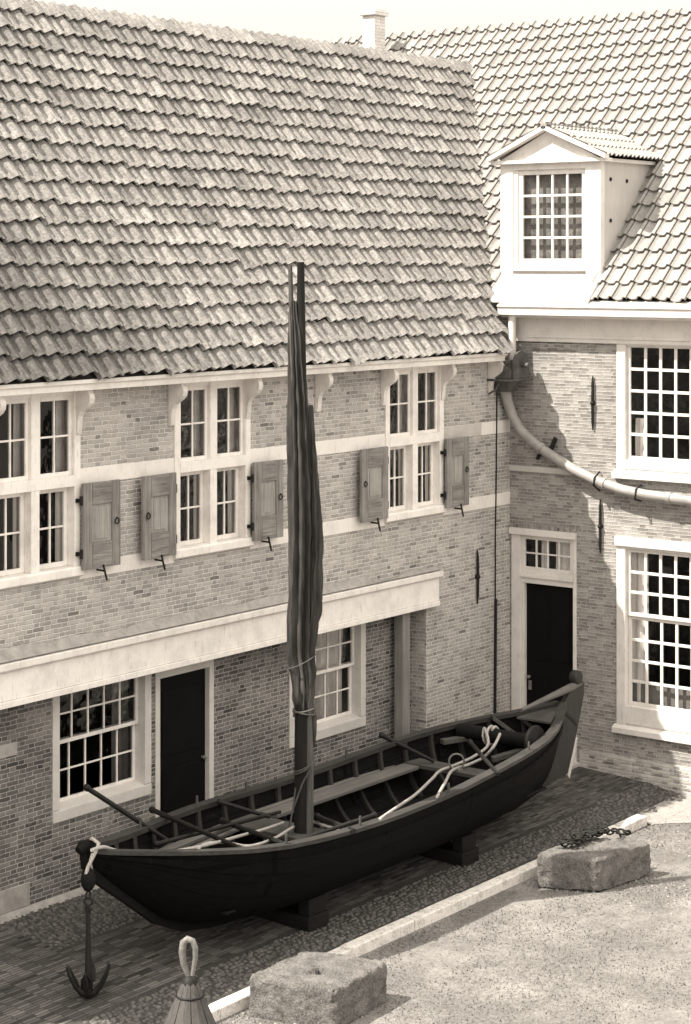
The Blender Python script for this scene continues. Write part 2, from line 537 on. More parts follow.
def wall_holes(mb, plane, c, u0, u1, z0, z1, holes, depth, flip=1):
    """wall sheet on plane 'y' or 'x' at coordinate c, with rectangular holes (u0,u1,z0,z1) and reveals going in by depth"""
    P = (lambda u, z, d=0: (u, c + d, z)) if plane == 'y' else (lambda u, z, d=0: (c + d, u, z))
    us = sorted({u0, u1, *[h[0] for h in holes], *[h[1] for h in holes]})
    zs = sorted({z0, z1, *[h[2] for h in holes], *[h[3] for h in holes]})
    us = [u for u in us if u0 <= u <= u1]; zs = [z for z in zs if z0 <= z <= z1]
    for a, b in zip(us, us[1:]):
        for e, g in zip(zs, zs[1:]):
            um, zm = (a + b) / 2, (e + g) / 2
            if any(h[0] < um < h[1] and h[2] < zm < h[3] for h in holes):
                continue
            mb.quad(P(a, e), P(b, e), P(b, g), P(a, g))
    for h in holes:
        a, b, e, g = max(h[0], u0), min(h[1], u1), max(h[2], z0), min(h[3], z1)
        mb.quad(P(a, e), P(a, e, depth), P(a, g, depth), P(a, g))
        mb.quad(P(b, e), P(b, e, depth), P(b, g, depth), P(b, g))
        mb.quad(P(a, e), P(b, e), P(b, e, depth), P(a, e, depth))
        mb.quad(P(a, g), P(b, g), P(b, g, depth), P(a, g, depth))

def ubox(mb, plane, c, u0, u1, d0, d1, z0, z1):
    """box on a facade: u along the wall, d depth measured into the wall (negative = proud of it)"""
    if plane == 'y':
        mb.box(u0, u1, c + d0, c + d1, z0, z1)
    else:
        mb.box(c + d0, c + d1, u0, u1, z0, z1)

def glazed(mb, gl, plane, c, u0, u1, z0, z1, cols, rows, fr, bar, d0, d1, bar_cols=None):
    """sash: frame width fr, glazing bars, glass; depth range d0..d1"""
    iu0, iu1, iz0, iz1 = u0 + fr, u1 - fr, z0 + fr, z1 - fr
    for a in ((u0, iu0, z0, z1), (iu1, u1, z0, z1), (iu0, iu1, z0, iz0), (iu0, iu1, iz1, z1)):
        ubox(mb, plane, c, a[0], a[1], d0, d1, a[2], a[3])
    e = 0.004
    for i in range(1, cols):
        u = iu0 + (iu1 - iu0) * i / cols
        ubox(mb, plane, c, u - bar / 2, u + bar / 2, d0 + e, d1 - e, iz0, iz1)
    for j in range(1, rows):
        z = iz0 + (iz1 - iz0) * j / rows
        ubox(mb, plane, c, iu0, iu1, d0 + 2 * e, d1 - 2 * e, z - bar / 2, z + bar / 2)
    # every pane is a separate, very slightly tilted light
    dm = (d0 + d1) / 2
    for i in range(cols):
        for j in range(rows):
            a = iu0 + (iu1 - iu0) * i / cols; b = iu0 + (iu1 - iu0) * (i + 1) / cols
            e_ = iz0 + (iz1 - iz0) * j / rows; g = iz0 + (iz1 - iz0) * (j + 1) / rows
            t1, t2 = rnd.uniform(-.0015, .0015), rnd.uniform(-.0015, .0015)
            P = (lambda u, z, d: (u, c + d, z)) if plane == 'y' else (lambda u, z, d: (c + d, u, z))
            gl.quad(P(a, e_, dm + t1), P(b, e_, dm - t1 + t2), P(b, g, dm - t2), P(a, g, dm + t2 - t1))

def room(plane, c, u0, u1, z0, z1, d0, d1):
    mb = MB()
    P = (lambda u, z, d: (u, c + d, z)) if plane == 'y' else (lambda u, z, d: (c + d, u, z))
    e = 0.15
    A = [P(u, z, d) for d in (d0, d1) for u, z in ((u0 - e, z0 - e), (u1 + e, z0 - e), (u1 + e, z1 + e), (u0 - e, z1 + e))]
    mb.add(A, [(4, 5, 6, 7), (0, 1, 5, 4), (1, 2, 6, 5), (2, 3, 7, 6), (3, 0, 4, 7)])
    return mb

def curtain(plane, c, u0, u1, z0, z1, d, folds=6, amp=0.02):
    mb = MB()
    n = folds * 6
    P = (lambda u, z, d_: (u, c + d_, z)) if plane == 'y' else (lambda u, z, d_: (c + d_, u, z))
    ph = rnd.uniform(0, 6)
    vs = []
    for j in range(5):
        z = z0 + (z1 - z0) * j / 4
        for i in range(n + 1):
            t = i / n
            vs.append(P(u0 + (u1 - u0) * t, z, d + amp * (math.sin(t * folds * 6.28 + ph + j * .25) + .4 * math.sin(t * folds * 11 + j))))
    fs = [(j * (n + 1) + i, j * (n + 1) + i + 1, (j + 1) * (n + 1) + i + 1, (j + 1) * (n + 1) + i) for j in range(4) for i in range(n)]
    mb.add(vs, fs, smooth=True)
    return mb

def tile_roof(mb, org, U, V, N, ulen, vlen, tw, gauge, prof, thick, skew=0.0, nu=12, jit=0.006, skip=None, tone_fn=None, u0=0.0, cover=1.02, lip=0.0, clip=None, skirt=0.0):
    """rows of overlapping clay tiles as real geometry on a sloping plane"""
    org, U, V, N = map(Vector, (org, U, V, N))
    rows = int(math.ceil(vlen / gauge)); cols = int(math.ceil(ulen / tw))
    for r in range(rows):
        for c in range(cols):
            ub = u0 + c * tw; vb = r * gauge
            if skip and skip(ub + tw / 2, vb + gauge / 2): continue
            tmax = 1.0
            if clip:
                tmax = (clip(vb) - ub) / tw
                if tmax < .12: continue
                tmax = min(1.0, tmax)
            dv = rnd.gauss(0, jit); lift = rnd.uniform(0, jit * 0.8); rot = rnd.gauss(0, jit * 0.6) + skew
            vtop = min(vb + gauge * 1.12, vlen + 0.03)
            if rnd.random() < .02: dv -= rnd.uniform(.015, .05); rot += rnd.gauss(0, .02)
            tn = min(1, max(0, rnd.gauss(0.5, 0.22)))
            if tone_fn: tn = tone_fn(ub, vb, tn)
            vs, uvs = [], []
            for k, (vv, up) in enumerate(((vb, thick + lip), (vb + gauge * .5, thick * .5 + lip * .4), (vtop, -0.004))):
                for i in range(nu + 1):
                    t = i / nu * tmax
                    h = prof(t)
                    v_ = vv + (rot * (t - .5) + dv) * (1 if k < 2 else 0)
                    lf = 0
                    p = org + U * (ub + t * tw * cover) + V * v_ + N * (h + up + lift * (1 - k / 2) + lf * (1 - k / 2))
                    vs.append(p); uvs.append((ub + t * tw + r * 3.7, v_))
            n1 = nu + 1
            fs = [(k * n1 + i, k * n1 + i + 1, (k + 1) * n1 + i + 1, (k + 1) * n1 + i) for k in range(2) for i in range(nu)]
            mb.add(vs, fs, uvs, smooth=True, tn=tn)
            # the butt (lower) edge with the thickness of the clay
            lo = [vs[i] - N * (thick * .85) + V * .004 for i in range(n1)]
            mb.add([*vs[:n1], *lo], [(i, n1 + i, n1 + i + 1, i + 1) for i in range(nu)], [*uvs[:n1], *uvs[:n1]], smooth=False, tn=tn * .8)
            if skirt:      # the turned-down side edge of the tile
                a_ = [vs[k * n1] for k in range(3)]; b_ = [p - N * skirt for p in a_]; ua = [uvs[k * n1] for k in range(3)]
                mb.add([*a_, *b_], [(0, 1, 4, 3), (1, 2, 5, 4)], [*ua, *ua], smooth=False, tn=tn)

# ================================================================== THE SETTING: ground
ground = MB()
g0 = -0.10
ground.quad((-120, -120, g0), (120, -120, g0), (120, 120, g0), (-120, 120, g0))
struct('ground', ground, M['ground'])

def pz(y):        # the paving falls from the house to the kerb
    return 0.15 * (y + 2.59) / (0.22 + 2.59)
pv = MB()
pv.quad((-13, -2.0, pz(-2.0)), (1, -2.0, pz(-2.0)), (1, -.78, pz(-.78)), (-13, -.78, pz(-.78)))
pv.quad((-13, -.78, pz(-.78)), (-8.92, -.78, pz(-.78)), (-8.80, .24, pz(.24)), (-13, .24, pz(.24)))
struct('paving', pv, M['paver'])
bed = MB()
bed.quad((-8.92, -.78, pz(-.78)), (1, -.78, pz(-.78)), (1, .24, pz(.24)), (-8.80, .24, pz(.24)))
bed.quad((-13, -2.59, pz(-2.59)), (-1.28, -2.59, pz(-2.59)), (-1.28, -2.0, pz(-2.0)), (-13, -2.0, pz(-2.0)))
struct('cobble_bed', bed, M['cobble_bed'])

def pebbles(mb, areas, spacing, r0, r1, inside=None):
    for x0, x1, y0, y1, zf in areas:
        nx = int((x1 - x0) / spacing); ny = max(1, int((y1 - y0) / spacing))
        for i in range(nx):
            for j in range(ny):
                x = x0 + (i + .5 * (j % 2) + rnd.uniform(.1, .9)) * spacing; y = y0 + (j + rnd.uniform(.2, .8)) * spacing
                if inside and not inside(x, y): continue
                r = rnd.uniform(r0, r1); a = rnd.uniform(0, 3.14); e = rnd.uniform(.75, 1.3); z = zf(y)
                vs = []
                for k in range(7):
                    t = a + k * 6.283 / 7
                    q = rnd.uniform(.85, 1.1)
                    vs.append((x + r * e * q * math.cos(t), y + r / e * q * math.sin(t), z - .004))
                for k in range(7):
                    t = a + k * 6.283 / 7
                    vs.append((x + r * .68 * e * math.cos(t), y + r * .68 / e * math.sin(t), z + r * .38))
                vs.append((x, y, z + r * .5))
                fs = [(k, (k + 1) % 7, 7 + (k + 1) % 7, 7 + k) for k in range(7)] + [(7 + k, 7 + (k + 1) % 7, 14) for k in range(7)]
                mb.add(vs, fs, smooth=True)
cb = MB()
pebbles(cb, [(-8.9, -0.05, -.74, .2, pz), (-10.5, -1.30, -2.56, -2.02, pz)], 0.055, .020, .033)
struct('cobbles', cb, M['pebble'])

kb = MB()
xk = -13.0
while xk < -1.4:
    ln = rnd.uniform(.85, 1.25); x1 = min(xk + ln, -1.28)
    j = rnd.uniform(-.006, .006)
    if x1 - xk < .3: x1 = -1.28
    kb.box(xk + .004, x1 - .004, -2.735 + j, -2.592 + j, -.2, .006 + rnd.uniform(-.004, .006))
    xk = x1
struct('kerb', kb, M['kerb'], bevel=.012)

gp = MB()
edge = [(-1.26, -2.595)] + [(-1.22 + .05 * k, -2.80 - .045 * k + .05 * math.sin(k * 1.7) + .03 * math.sin(k * 4.1)) for k in range(0, 60, 2)]
gp.add([(x, y, g0 + .006) for x, y in edge] + [(3.0, -5.6, g0 + .006), (3.0, -2.595, g0 + .006)], [tuple(range(len(edge) + 2))])
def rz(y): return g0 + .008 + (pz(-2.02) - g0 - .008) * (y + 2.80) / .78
gp.quad((-1.275, -2.80, rz(-2.8)), (3, -2.80, rz(-2.8)), (3, -2.44, rz(-2.44)), (-1.275, -2.50, rz(-2.50)))  # gravel laid up to the shadow edge, paleness standing in for sunlit paving
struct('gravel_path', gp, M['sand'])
rb2 = MB()
rb2.quad((-1.275, -2.50, rz(-2.50)), (3, -2.44, rz(-2.44)), (3, -2.0, rz(-2.0)), (-1.275, -2.0, rz(-2.0)))
struct('cobble_bed', rb2, M['cobble_bed'])
cb = MB(); pebbles(cb, [(-1.27, .0, -2.62, -1.98, rz)], 0.055, .020, .033, inside=lambda x, y: y > -2.5 + .08 * math.sin(x * 9) - .05 * rnd.random())
struct('cobbles', cb, M['pebble'])

gr = MB()
def on_path(x, y):
    if x > -1.2 and y > -2.85 - (x + 1.15) * .9: return True
    return math.hypot(x + 3.4, y + 5.6) < .9
for _ in range(42000):
    x = rnd.uniform(-10.8, 1.5); y = -2.77 - 3.6 * rnd.random() ** 1.1
    if on_path(x, y) and rnd.random() < .93: continue
    if math.sin(x * 2.1 + 1.3 * math.sin(y * 2.7)) * math.sin(y * 2.3 + x) > .45 and rnd.random() < .75: continue
    a = rnd.uniform(0, 6.283); h = rnd.uniform(.008, .024); wd = rnd.uniform(.004, .008); ln = rnd.uniform(.0, .03)
    dx, dy = math.cos(a), math.sin(a)
    gr.add([(x - dy * wd, y + dx * wd, g0), (x + dy * wd, y - dx * wd, g0), (x + dx * ln, y + dy * ln, g0 + h)], [(0, 1, 2)])
go = gr.build('grass', M['grass']); go['kind'] = 'stuff'
pb = MB()
for _ in range(1300):
    x = rnd.uniform(-10, 1.5); y = -2.8 - 2.9 * rnd.random()
    r = rnd.uniform(.006, .018)
    pebbles(pb, [(x, x + .06, y, y + .06, lambda y_: g0 + .006)], .06, r, r * 1.2)
po = pb.build('pebbles', M['grit']); po['kind'] = 'stuff'

# ================================================================== LONG HOUSE (left)
hl = thing('brick_house', 'long low brick house with white bands, wooden shutters and a broad rough tiled roof', 'house', (-6, .2, 0.0))
XW = -13.0
upW = [(-9.13, -7.90), (-6.51, -5.28), (-2.77, -1.55), (-11.9, -10.67)]
wl = MB()
wall_holes(wl, 'y', 0.0, XW, 0.0, 2.30, 5.33, [(a, b, 3.40, 5.25) for a, b in upW], .12)
wall_holes(wl, 'y', 0.0, -1.905, 0.0, -.05, 2.30, [], .1)
wl.quad((-1.905, 0, -.05), (-1.905, .22, -.05), (-1.905, .22, 2.30), (-1.905, 0, 2.30))
wl.build('wall', M['brick'], hl)
LW1, LW2, LD = (-8.06, -6.63, .92, 2.24), (-4.32, -2.87, .95, 2.24), (-6.56, -5.63, .02, 2.19)
wr = MB()
wall_holes(wr, 'y', 0.22, XW, -1.905, -.05, 2.30, [LW1, LW2, LD], .14)
wr.quad((XW, 0, 2.30), (-1.905, 0, 2.30), (-1.905, .22, 2.30), (XW, .22, 2.30))
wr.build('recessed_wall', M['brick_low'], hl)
# stone blocks let into the lower wall at the near end
sb = MB()
sb.box(-9.4, -8.36, .214, .25, .19, .42)
sb.build('stone_inlay', M['inlay'], hl, bevel=.008)
sb = MB(); sb.box(-9.4, -8.53, .214, .25, 1.70, 1.83)
sb.build('stone_inlay', M['inlay'], hl, bevel=.008)
ft = MB()
ft.prism([(XW, .24, .1), (XW, .24, .19), (XW, .20, .19), (XW, .10, .135), (XW, .10, .1)], (13 - 1.905, 0, 0))
ft.build('plinth', M['mortar'], hl)
ft = MB()
ft.prism([(-1.9, .02, .1), (-1.9, .02, .19), (-1.9, -.02, .19), (-1.9, -.10, .135), (-1.9, -.10, .1)], (1.88, 0, 0))
ft.build('plinth', M['mortar'], hl)
gb = MB()   # gable ends and back so that the house is a closed volume
gb.add([(XW, 0, -.05), (XW, 5.6, -.05), (XW, 5.6, 5.3), (XW, 2.7, 9.3), (XW, 0, 5.3)], [(0, 1, 2, 3, 4)])
gb.quad((XW, 5.6, -.05), (0, 5.6, -.05), (0, 5.6, 5.3), (XW, 5.6, 5.3))
gb.build('rear_wall', M['brick'], hl)

# limewashed bands between the windows
def band(z0, z1, x0, x1, mat=M['band'], proud=.006):
    b = MB(); b.box(x0, x1, -proud, .02, z0, z1)
    return b.build('white_band', mat, hl, bevel=.003)
for z0, z1 in ((4.295, 4.455), (3.355, 3.515)):
    for x0, x1 in ((XW, -11.9), (-10.67, -9.13), (-7.90, -6.51), (-5.28, -2.77)):
        band(z0, z1, x0, x1)
band(4.295, 4.455, -.68, -.003)
band(3.355, 3.515, -1.55, -.003)
band(4.295, 4.455, -1.55, -.68, M['stone'], .004)

def cross_window(x0, x1, par):
    """stone-cross window: two fixed upper lights, two recessed lower casements"""
    f, gs = MB(), []
    z0, z1, zt0, zt1 = 3.385, 5.25, 4.29, 4.40
    d0, d1 = -.02, .11
    f.box(x0, x0 + .085, d0, d1, z0 + .11, z1)
    f.box(x1 - .085, x1, d0, d1, z0 + .11, z1)
    xm = (x0 + x1) / 2
    f.box(xm - .055, xm + .055, d0, d1, z0 + .11, zt0)
    f.box(xm - .055, xm + .055, d0, d1, zt1, z1)
    f.box(x0 + .085, x1 - .085, d0 - .004, d1, zt0, zt1)
    f.prism([(x0 - .02, .11, z0 + .11), (x0 - .02, -.03, z0 + .11), (x0 - .02, -.05, z0 + .095), (x0 - .02, -.05, z0 + .02), (x0 - .02, -.012, z0), (x0 - .02, .11, z0)], (x1 - x0 + .04, 0, 0))
    f.box(x0 + .085, x1 - .085, d0 + .02, d1, z1 - .06, z1)
    for a, b in ((x0 + .085, xm - .055), (xm + .055, x1 - .085)):
        for args in ((zt1, z1 - .06, 2, 2, .042, .02, .015, .055), (z0 + .112, zt0, 2, 2, .05, .02, .075, .115)):
            g = MB(); gs.append(g)
            glazed(f, g, 'y', 0, a + .002, b - .002, *args)
    w_ = f.build('window', M['white'], par, bevel=.004)
    for g in gs: g.build('pane', M['glass'], w_)
    room('y', 0, x0, x1, z0, z1, .121, 1.6).build('interior', M['room'], w_)
    return w_
for k, (a, b) in enumerate(upW):
    w_ = cross_window(a, b, hl)
    xm = (a + b) / 2
    curtain('y', 0, b - .20, b - .03, 3.45, 5.2, .132, 3, .008).build('curtain', M['curtain'], w_)
    curtain('y', 0, xm - .15, xm + .03, 3.45, 5.2, .132, 3, .008).build('curtain', M['curtain'], w_)

def shutter(x0, x1, hinge_left, tilt):
    z0, z1 = 3.455, 4.315
    ph = x0 if hinge_left else x1
    ca, sa = math.cos(tilt), math.sin(tilt)
    def T(mb):
        for i, (x, y, z) in enumerate(mb.v):
            dx, dy = x - ph, y + .05
            mb.v[i] = (ph + dx * ca - dy * sa, -.05 + dx * sa + dy * ca, z)
        return mb
    yb, yf = -.055, -.095
    w_ = x1 - x0
    m1 = MB()
    m1.box(x0, x0 + .12, yf, yb, z0, z1); m1.box(x1 - .12, x1, yf, yb, z0, z1)
    s_ = T(m1).build('shutter', M['shutter'], hl, bevel=.005)
    m2 = MB()
    m2.box(x0 + .122, x1 - .122, yf - .003, yb, z1 - .22, z1 - .002)
    T(m2).build('rail', M['shutter_rail'], s_, bevel=.005); m2 = MB()
    m2.box(x0 + .122, x1 - .122, yf - .003, yb, z0 + .002, z0 + .26)
    T(m2).build('rail', M['shutter_rail'], s_, bevel=.005)
    m3 = MB(); m3.box(x0 + .12, x1 - .12, yf + .014, yb - .003, z0 + .26, z1 - .22)
    m3.box(x0 + .165, x1 - .165, yf + .006, yb - .003, z0 + .29, z1 - .25)
    T(m3).build('panel', M['shutter_panel'], s_, bevel=.004)
    for zz in (z0 + .16, z1 - .17):
        m4 = MB()
        e = 1 if hinge_left else -1
        m4.tube([(ph - e * .012, -.07, zz - .045), (ph - e * .012, -.07, zz + .045)], .017, 8)
        m4.box(ph - e * .012, ph - e * .045, -.03, -.012, zz - .02, zz + .02)
        m4.box(ph - e * .01, ph - e * .03, -.07, -.02, zz - .018, zz + .018)
        m4.build('hinge', M['iron'], s_)
    xr = x1 - .06 if hinge_left else x0 + .06
    m5 = MB(); m5.torus((xr, yf - .012, z0 + .45), (1, 0, 0), (0, 0, 1), .028, .006, 14, 6)
    m5.tube([(xr, yf, z0 + .48), (xr, yf - .02, z0 + .48)], .009, 6)
    T(m5).build('ring', M['iron'], s_)
    xc = (x0 + x1) / 2 + rnd.uniform(-.03, .06)
    m6 = MB(); m6.tube([(xc, .0, z0 - .032), (xc, -.115, z0 - .035)], .010, 6)
    m6.tube([(xc - .015, -.112, z0 + .03), (xc, -.115, z0 - .035), (xc + .03, -.118, z0 - .13)], .011, 6)
    m6.build('stay', M['iron'], s_)
    return s_
for a in ((-7.93, -7.42, True, R(-1.5)), (-7.09, -6.57, False, R(2.2)), (-5.30, -4.82, True, R(-2)), (-3.36, -2.82, False, R(1.2)), (-1.585, -1.11, True, R(-1.2)), (-9.70, -9.18, False, R(1))):
    shutter(*a)

# gutter, consoles, roof
gt = MB()
gt.prism([(XW, 0.02, 5.252), (XW, -.245, 5.252), (XW, -.25, 5.31), (XW, -.285, 5.325), (XW, -.285, 5.362), (XW, -.25, 5.362), (XW, -.22, 5.33), (XW, 0.02, 5.33)], (13 - .50, 0, 0))
gt.build('gutter', M['white'], hl, bevel=.004)
def console(x, wdt=.07):
    prof = [(a_ * .9, z_) for a_, z_ in [(-.0, 4.80), (-.035, 4.80), (-.05, 4.86), (-.055, 4.93), (-.065, 4.98), (-.10, 5.03), (-.155, 5.06), (-.20, 5.085), (-.232, 5.12), (-.243, 5.165), (-.235, 5.20), (-.215, 5.225), (-.215, 5.25), (-.0, 5.25)]]
    m = MB(); m.prism([(x, a - .002, z) for a, z in prof], (wdt, 0, 0))
    return m.build('console', M['cream'], hl, bevel=.005)
for x in (-11.95, -10.66, -9.15, -7.97, -6.60, -5.37, -4.12, -2.85, -1.62, -.53):
    console(x)

TH = R(54.3)
U, V, N = (1, 0, 0), (0, math.cos(TH), math.sin(TH)), (0, -math.sin(TH), math.cos(TH))
def prof_l(t):     # two rolls to a tile, steeper on one flank
    return 0.034 * t + 0.023 * (1 - math.cos(4 * math.pi * (t + .02))) + 0.007 * math.sin(4 * math.pi * t)
rl = MB()
def skip_l(u, v):
    x = -13 + u; y = -.3 + v * math.cos(TH); z = 5.35 + v * math.sin(TH)
    zr = 6.05 + math.tan(R(47.2)) * (x + .17)
    return x > .0 and zr > z + .35
tile_roof(rl, (-.08 - 38 * .343, -.285, 5.35), U, V, N, 16.7, 5.10, .343, .271, prof_l, .026, skew=.030, nu=16, jit=.011, skip=lambda u, v: skip_l(u - .114, v), lip=.014, clip=lambda v: (12.60 + v * .46) if v < .86 else 99)
roof_l = rl.build('roof', M['tile_l'], hl)
rb = MB()
rb.quad((XW, -.28, 5.345), (-.55, -.28, 5.345), (-.14, .33, 6.20), (XW, .33, 6.20))
rb.quad((-.55, -.28, 5.345), (-.55, 0, 5.345), (-.14, .33, 6.0), (-.14, .33, 6.20))
rb.quad((XW, .33, 6.20), (3.4, .33, 6.20), (3.4, 2.70, 9.44), (XW, 2.70, 9.44))
rb.quad((XW, 2.70, 9.44), (3.4, 2.70, 9.44), (3.4, 5.8, 5.2), (XW, 5.8, 5.2))
rb.build('roof_boarding', M['room'], roof_l)
md = MB()
xx = XW
while xx < 3.3:
    md.lathe((xx, 2.70, 9.415), [(0.0, 0), (.05, 0), (.055, .3), (0, .3)], 8, (1, 0, 0)); xx += .3
md.build('ridge_mortar', M['mortar'], roof_l)
ch = MB()
ch.box(2.85, 3.13, 4.32, 4.56, 6.6, 10.36); ch.box(2.81, 3.17, 4.28, 4.60, 10.36, 10.43); ch.box(2.84, 3.14, 4.31, 4.57, 10.43, 10.46)
ch.build('chimney', M['chimney'], roof_l, bevel=.01)

# long white fascia over the recessed ground floor
fa = MB()
XF = -1.70
fa.box(XW, XF, -.055, .10, 2.325, 2.60)
fa.prism([(XW, .10, 2.60), (XW, -.065, 2.60), (XW, -.10, 2.625), (XW, -.105, 2.69), (XW, .0, 2.71), (XW, .10, 2.71)], (XF + .03 - XW, 0, 0))
fa.box(XW, XF - .01, -.075, .10, 2.262, 2.322)
fa.build('fascia', M['white'], hl, bevel=.005)
fl = MB()
n = 60
vs = []
for i in range(n + 1):
    x = XW + (XF + .02 - XW) * i / n
    h = 2.80 + .03 * math.sin(i * .9) * math.sin(i * .37) - (.06 if i > n - 8 else 0)
    vs += [(x, -.095, 2.713), (x, -.012, h)]
fl.add(vs, [(2 * i, 2 * i + 2, 2 * i + 3, 2 * i + 1) for i in range(n)])
fl.build('mortar_fillet', M['mortar'], hl)
ps = MB(); ps.box(-2.37, -2.215, .02, .15, .09, 2.262)
ps.build('post', M['post'], hl, bevel=.008)

def sash_window(x0, x1, z0, z1, par, cur, cmat):
    """sliding sash in a deep box frame set in the recessed wall (y = .22)"""
    f, g = MB(), MB()
    c = .22
    fw = .095
    f.box(x0, x0 + fw, c - .015, c + .13, z0 + .12, z1)
    f.box(x1 - fw, x1, c - .015, c + .13, z0 + .12, z1)
    f.prism([(x0, c + .13, z0 + .15), (x0, c + .02, z0 + .12), (x0, c - .018, z0 + .11), (x0, c - .018, z0), (x0, c + .13, z0)], (x1 - x0, 0, 0))
    w_ = f.build('window', M['frame_low'], par, bevel=.004)
    s = MB(); g2 = MB()
    zm = z0 + .12 + (z1 - z0 - .12) * .535
    glazed(s, g, 'y', c, x0 + fw + .001, x1 - fw - .001, zm - .02, z1 + .02, 5, 2, .038, .018, .085, .12)
    glazed(s, g2, 'y', c, x0 + fw + .001, x1 - fw - .001, z0 + .14, zm + .02, 5, 2, .038, .018, .125, .16)
    s.build('sash', M['white'], w_, bevel=.003)
    g.build('pane', M['glass'], w_); g2.build('pane', M['glass'], w_)
    room('y', c, x0, x1, z0, z1, .166, 1.6).build('interior', M['room'], w_)
    for a, b in cur:
        curtain('y', c, a, b, z0 + .1, z1, .24, max(2, int((b - a) * 9)), .02).build('curtain', cmat, w_)
    return w_
sash_window(*LW1, hl, [(-6.98, -6.74)], M['curtain_and_reflection'])
sash_window(*LW2, hl, [(-4.2, -3.55), (-3.5, -2.98)], M['curtain'])

dm = MB()
c = .22
dm.box(LD[0], LD[0] + .07, c - .012, c + .13, .02, LD[3]); dm.box(LD[1] - .075, LD[1], c - .012, c + .13, .02, LD[3])
dm.box(LD[0] + .07, LD[1] - .075, c - .012, c + .13, LD[3] - .085, LD[3])
dframe = dm.build('door_frame', M['frame_low'], hl, bevel=.004)
dl = MB()
dl.box(LD[0] + .071, LD[1] - .076, c + .05, c + .09, .1, LD[3] - .087)
for a, b, e, g in ((-6.40, -5.80, 1.25, 1.95), (-6.40, -5.80, .35, 1.1)):
    dl.box(a, b, c + .04, c + .05, e, g)
dleaf = dl.build('door', M['door'], hl, bevel=.004)
hd = MB(); hd.lathe((-5.76, c + .05, 1.13), [(0.0, .05), (.02, .047), (.024, .035), (.012, .02), (.012, 0), (.025, -.004)], 10, (0, -1, 0))
hd.build('handle', M['iron_light'], dleaf)
st = MB(); st.box(-6.62, -5.58, -.02, .30, .08, .16)
st.build('doorstep', M['stone'], hl, bevel=.012)

def wall_tie(par, plane, u, z0, z1, c=0.0):
    m = MB()
    P = (lambda d, z, du=0: (u + du, c + d, z)) if plane == 'y' else (lambda d, z, du=0: (c + d, u + du, z))
    zm = (z0 + z1) / 2
    m.tube([P(-.02, z0), P(-.028, z0 + .1), P(-.032, zm), P(-.028, z1 - .1), P(-.02, z1)], [.008, .016, .019, .016, .008], 6)
    ax = (0, -1, 0) if plane == 'y' else (-1, 0, 0)
    m.lathe(P(0, zm), [(.03, -.02), (.03, .03), (.022, .055), (0, .06)], 8, ax)
    return m.build('wall_tie', M['iron'], par)
wall_tie(hl, 'y', -.80, 2.15, 2.85)
cd = MB()
cd.tube([(-.33, -.012, 4.83), (-.345, -.014, 3.9), (-.365, -.012, 3.0), (-.37, -.014, 2.15)], .009, 6)
cd.tube([(-.37, -.022, 2.16), (-.38, -.022, 1.4), (-.395, -.022, .25)], .019, 8)
cd.build('conduit', M['iron'], hl)

# ================================================================== CORNER HOUSE (right)
hr = thing('brick_house', 'pale brick house with tall white windows, a roof dormer and a curved rain pipe', 'house', (.3, -3, 0.0))
YE = -8.0
RWU = (-3.42, -1.60, 3.90, 5.489); RWL = (-3.42, -1.60, .70, 3.06); RD = (-1.013, -.03, .10, 3.052)
wm = MB()
wall_holes(wm, 'x', 0.0, YE, 0.0, -.12, 5.60, [RWU, RWL, RD, (-6.4, -4.6, 3.90, 5.489), (-6.4, -4.6, .70, 3.06)], .10)
wm.add([(0, YE, -.12), (7.4, YE, -.12), (7.4, YE, 5.9), (3.62, YE, 10.0), (0, YE, 5.9)], [(0, 1, 2, 3, 4)])
wm.quad((7.4, YE, -.12), (7.4, 5.6, -.12), (7.4, 5.6, 5.9), (7.4, YE, 5.9))
wm.add([(0.0, 5.6, 5.2), (7.4, 5.6, 5.2), (7.4, 5.6, 5.9), (3.62, 5.6, 10.0), (0.0, 5.6, 5.9)], [(0, 1, 2, 3, 4)])
wm.build('wall', M['brick_r'], hr)
pl = MB(); pl.box(-.022, .02, YE, -1.06, -.12, .305)
pl.build('plinth', M['plinth'], hr, bevel=.006)
pl = MB(); pl.box(-.012, .02, -1.52, -1.06, .0, .10); pl.build('plinth_foot', M['brick_r'], hr)
sd = MB(); sd.box(-.008, .02, -1.01, -.003, 3.056, 3.135)
sd.build('soldier_course', M['soldier'], hr)
bd = MB(); bd.box(-.03, .02, -1.02, -.003, 3.79, 3.865)
bd.build('stone_band', M['stone'], hr, bevel=.006)
rl2 = MB(); rl2.box(-.018, .02, -1.02, -.34, 5.385, 5.47)
rl2.build('brick_lintel', M['brick_r'], hr)
cn = MB()
cn.box(-.035, .02, YE, -.30, 5.487, 5.835)
cn.box(-.05, .0, YE, -.30, 5.54, 5.60 - .03)
cn.box(-.03, .02, -.30, -.003, 5.487, 5.835)
cn.build('frieze', M['white_r'], hr, bevel=.004)
co = MB()
co.prism([(0.0, YE, 5.80), (-.20, YE, 5.80), (-.22, YE, 5.83), (-.30, YE, 5.835), (-.30, YE, 5.925), (-.32, YE, 5.94), (-.32, YE, 5.955), (-.15, YE, 6.03), (0.0, YE, 6.03)], (0, 8.0 - .30 + .3, 0))
co.build('cornice_gutter', M['white_r'], hr, bevel=.004)

